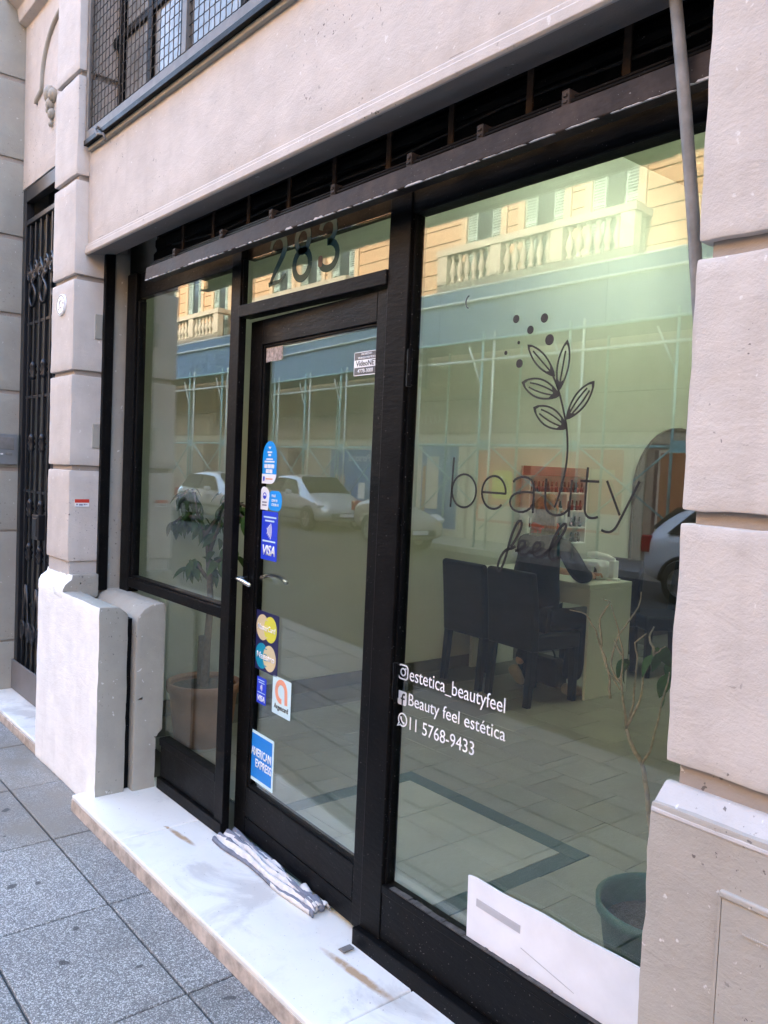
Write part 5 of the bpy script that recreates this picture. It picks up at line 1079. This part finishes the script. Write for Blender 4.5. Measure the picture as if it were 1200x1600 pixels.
t, hw, h = poster('second orange poster beyond the white car across the street', -6.9, -4.9, 0.40, 2.10, 'posterorange')

# scaffold with blue hoarding over the far pavement
sc = thing('scaffold_canopy', 'scaffold canopy with a blue hoarding over the opposite pavement', 'scaffold', (-16, -11.2, 0)); SO2 = -sc.location
def sset(o): o.location = SO2; return o
x = -40.0
while x < 4: sset(MB().box(x+0.005, x+2.195, -10.96, -10.93, 4.36, 5.47).build('hoarding_panel', M['bluecloth'], sc)); x += 2.2
sset(MB().box(-40, 4, -12.35, -10.97, 4.38, 4.43).build('deck', M['board_u'], sc))
for z_, y_, mm in ((5.2, -10.90, 'palepipe'), (3.92, -10.90, 'palepipe'), (4.34, -10.88, 'pipe'), (2.15, -10.94, 'pipe'), (5.49, -10.945, 'palepipe')): sset(MB().tube([(-40, y_, z_), (4, y_, z_)], 0.03, 8).build('ledger', M[mm], sc, smooth=True))
x = -39.2; k = 0
while x < 3.5:
    for dx in (0.0, 0.32): sset(MB().tube([(x+dx, -10.90, 0.0), (x+dx, -10.90, 4.5)], 0.026, 8).build('standard', M['pipe' if dx == 0 else 'palepipe'], sc, smooth=True))
    sset(MB().tube([(x, -12.1, 0.0), (x, -12.1, 4.4)], 0.026, 8).build('standard', M['pipe'], sc, smooth=True))
    for a, b_ in (((x+0.1, -10.95, 0.4), (x+2.2, -10.95, 2.1)), ((x+2.2, -10.92, 0.9), (x+0.3, -10.92, 2.15))): sset(MB().tube([a, b_], 0.018, 7).build('brace', M['pipe'], sc, smooth=True))
    sset(MB().tube([(x, -10.9, 3.4), (x-0.4, -10.9, 4.2)], 0.02, 7).build('brace', M['palepipe'], sc, smooth=True))
    sset(MB().box(x+0.0, x+0.32, -10.93, -10.87, 2.05, 2.25).build('coupler', M['pipe'], sc)); x += 2.25; k += 1

# parked cars
M['silver'] = plain('silver_car_paint', (0.64, 0.64, 0.62), 0.2, metal=0.35, var=0.03, coat=0.6)
M['silver2'] = plain('champagne_car_paint', (0.56, 0.53, 0.45), 0.25, metal=0.35, var=0.03, coat=0.6)
M['whitecar'] = plain('white_car_paint', (0.72, 0.76, 0.78), 0.3, var=0.03, coat=0.5)
M['carglass'] = plain('dark_car_glass', (0.02, 0.022, 0.024), 0.05)
M['tyre'] = plain('tyre_rubber', (0.02, 0.02, 0.02), 0.8); M['rim'] = plain('alloy_rim', (0.6, 0.6, 0.6), 0.3, metal=0.8)
M['lampglass'] = plain('headlight_glass', (0.75, 0.74, 0.7), 0.1); M['redlamp'] = plain('tail_light', (0.4, 0.02, 0.02), 0.2)
M['trim'] = plain('black_car_trim', (0.02, 0.02, 0.02), 0.5)
def car(label, loc, rz, paint, ST, wheels, glass):
    """ST: stations (x, z_bottom, z_belt, z_top, half width, half width at top)"""
    t = thing('parked_car', label, 'car', loc, rz, 'cars parked along the opposite kerb'); n = 13
    def ring(s):
        x, zb, zl, zt, w_, wt = s
        hp = [(w_*0.80, zb), (w_*0.95, zb+0.06), (w_, zb+(zl-zb)*0.45), (w_*0.985, zl-0.06), (w_*0.955, zl), (wt+(w_*0.955-wt)*0.12, zl+(zt-zl)*0.86), (wt*0.80, zt)]
        return [(x, y, z) for y, z in hp]+[(x, 0, zt+0.015)]+[(x, -y, z) for y, z in hp[::-1]]
    n = 15; mb = MB()
    for s in ST: mb.v += ring(s)
    for i in range(len(ST)-1):
        for k in range(n-1): mb.f.append([i*n+k, i*n+k+1, (i+1)*n+k+1, (i+1)*n+k]); mb.mi.append(0)
        mb.f.append([i*n+n-1, i*n, (i+1)*n, (i+1)*n+n-1]); mb.mi.append(0)
    mb.f.append(list(range(n))[::-1]); mb.mi.append(0); mb.f.append([(len(ST)-1)*n+k for k in range(n)]); mb.mi.append(0)
    b = mb.build('body', M[paint], t, smooth=True); e = b.modifiers.new('sub', 'SUBSURF'); e.levels = 1; e.render_levels = 2
    bm = bmesh.new(); bm.from_mesh(b.data); bmesh.ops.recalc_face_normals(bm, faces=bm.faces[:]); bm.to_mesh(b.data); bm.free()
    for nm, quads in glass:
        for q in quads:
            for s in ((1, -1) if nm == 'side_window' else (1,)):
                pts = [Vector((p[0], p[1]*s, p[2])) for p in q]; m2 = MB(); nn = (pts[1]-pts[0]).cross(pts[2]-pts[0]).normalized()
                if nm == 'side_window': nn = Vector((0, s, 0.35)).normalized()
                elif nn.z < 0: nn = -nn
                k_ = len(pts); m2.add([tuple(p+nn*(0.012 if nm == 'side_window' else 0.05)) for p in pts]+[tuple(p-nn*0.03) for p in pts], [list(range(k_)), list(range(2*k_-1, k_-1, -1))]+[[i, i+k_, (i+1) % k_+k_, (i+1) % k_] for i in range(k_)])
                m2.build(nm, M['carglass'], t, bevel=0.008)
    tyre = MB().lathe([(0.20, -0.085), (0.285, -0.095), (0.305, -0.07), (0.305, 0.07), (0.285, 0.095), (0.20, 0.085)], n=28, capb=False, capt=False).mesh('tyre', M['tyre'], True)
    rm = MB().lathe([(0.205, -0.07), (0.205, 0.075), (0.19, 0.08), (0.185, 0.045)], n=24, capt=False)
    for k in range(6): a = k*math.pi/3; rm.add([(0.05*math.cos(a+s)*1 if False else r*math.cos(a+s/r), r*math.sin(a+s/r), zz) for r, s in ((0.04, -0.02), (0.04, 0.02), (0.19, 0.025), (0.19, -0.025)) for zz in (0.05, 0.075)], [(0,2,4,6), (7,5,3,1), (0,1,3,2), (2,3,5,4), (4,5,7,6), (6,7,1,0)])
    rm.lathe([(0.05, 0.045), (0.05, 0.085), (0.03, 0.09)], n=14); rm = rm.mesh('rim', M['rim'])
    for x in wheels:
        for s in (-1, 1):
            w_ = inst('wheel', tyre, t, (x, s*0.76, 0.305), (R(-90) if s > 0 else R(90), 0, 0)); inst('rim', rm, w_)
            MB().tube([(x+0.345*math.cos(R(a)), s*0.805, 0.305+0.345*math.sin(R(a))) for a in range(0, 181, 15)], 0.030, 6).build('wheel_arch', M['trim'], t, smooth=True)
    xf, xr = ST[-1][0], ST[0][0]
    for s in (-1, 1):
        MB().prism([(xf-0.42, 0.70), (xf-0.14, 0.62), (xf-0.10, 0.70), (xf-0.34, 0.80)], s*0.60, s*0.80).build('headlight', M['lampglass'], t, bevel=0.03); MB().box(xr+0.02, xr+0.16, s*0.58, s*0.80, 0.68, 0.92).build('tail_light', M['redlamp'], t, bevel=0.02)
        MB().box(xf-1.62, xf-1.46, s*0.86, s*1.0, 0.92, 1.04).build('mirror', M[paint], t, bevel=0.03)
        MB().box(xr+0.75, xf-0.85, s*0.83, s*0.845, 0.50, 0.56).build('side_trim', M['trim'], t, bevel=0.005)
        for dx in (1.65, 2.55): MB().box(xf-dx-0.16, xf-dx, s*0.835, s*0.86, 0.80, 0.83).build('door_handle', M[paint], t, bevel=0.006)
    MB().box(xf-0.10, xf+0.015, -0.45, 0.45, 0.36, 0.50).build('grille', M['trim'], t, bevel=0.02); MB().box(xf-0.02, xf+0.03, -0.2, 0.2, 0.40, 0.48).build('number_plate', M['white'], t); MB().box(xr-0.03, xr+0.02, -0.2, 0.2, 0.55, 0.65).build('number_plate', M['white'], t)
    return t
HB = [(-1.92, 0.42, 0.72, 0.80, 0.70, 0.55), (-1.86, 0.28, 0.86, 0.98, 0.78, 0.60), (-1.55, 0.24, 0.92, 1.30, 0.82, 0.56), (-1.05, 0.22, 0.92, 1.42, 0.83, 0.58), (-0.35, 0.21, 0.91, 1.45, 0.83, 0.58), (0.25, 0.21, 0.90, 1.40, 0.83, 0.57), (0.72, 0.21, 0.89, 1.14, 0.83, 0.60), (1.05, 0.22, 0.87, 0.93, 0.82, 0.66), (1.5, 0.23, 0.76, 0.82, 0.80, 0.62), (1.80, 0.26, 0.64, 0.70, 0.74, 0.52), (1.90, 0.34, 0.54, 0.60, 0.66, 0.46)]
HBG = [('side_window', [[(-1.50, 0.775, 0.97), (-0.42, 0.79, 0.95), (-0.42, 0.64, 1.34), (-1.15, 0.65, 1.32)], [(-0.34, 0.79, 0.95), (0.66, 0.79, 0.93), (0.22, 0.655, 1.30), (-0.34, 0.64, 1.34)]]), ('windscreen', [[(0.98, 0.62, 0.95), (0.98, -0.62, 0.95), (0.34, -0.54, 1.36), (0.34, 0.54, 1.36)]]), ('rear_window', [[(-1.86, 0.52, 1.0), (-1.86, -0.52, 1.0), (-1.50, -0.5, 1.30), (-1.50, 0.5, 1.30)]])]
SD = [(-2.2, 0.42, 0.70, 0.78, 0.70, 0.55), (-2.12, 0.28, 0.86, 0.94, 0.79, 0.62), (-1.55, 0.24, 0.92, 1.0, 0.83, 0.62), (-1.15, 0.22, 0.92, 1.27, 0.83, 0.56), (-0.75, 0.22, 0.92, 1.40, 0.83, 0.57), (0.1, 0.21, 0.91, 1.42, 0.83, 0.57), (0.45, 0.21, 0.90, 1.34, 0.83, 0.57), (0.9, 0.21, 0.89, 1.10, 0.83, 0.62), (1.2, 0.22, 0.87, 0.93, 0.82, 0.66), (1.7, 0.23, 0.76, 0.83, 0.80, 0.62), (2.05, 0.26, 0.64, 0.72, 0.74, 0.52), (2.15, 0.34, 0.54, 0.60, 0.66, 0.46)]
SDG = [('side_window', [[(-1.30, 0.775, 0.98), (-0.30, 0.79, 0.96), (-0.30, 0.64, 1.32), (-0.85, 0.65, 1.31)], [(-0.22, 0.79, 0.96), (0.84, 0.79, 0.94), (0.40, 0.655, 1.27), (-0.22, 0.64, 1.32)]]), ('windscreen', [[(1.12, 0.62, 0.95), (1.12, -0.62, 0.95), (0.50, -0.54, 1.32), (0.50, 0.54, 1.32)]]), ('rear_window', [[(-1.50, 0.55, 1.03), (-1.50, -0.55, 1.03), (-0.98, -0.5, 1.34), (-0.98, 0.5, 1.34)]])]
RZ_ = -0.13
car('silver hatchback parked across the street, reflected in the door glass', (-20.2, -9.55, RZ_), 0, 'silver', HB, (-1.22, 1.22), HBG)
car('champagne saloon parked just ahead of the silver hatchback', (-14.5, -9.5, RZ_), 0, 'silver2', SD, (-1.3, 1.35), SDG)
car('pale blue-white hatchback reflected beside the right pier', (-4.85, -9.5, RZ_), math.pi*0, 'whitecar', HB, (-1.22, 1.22), HBG)
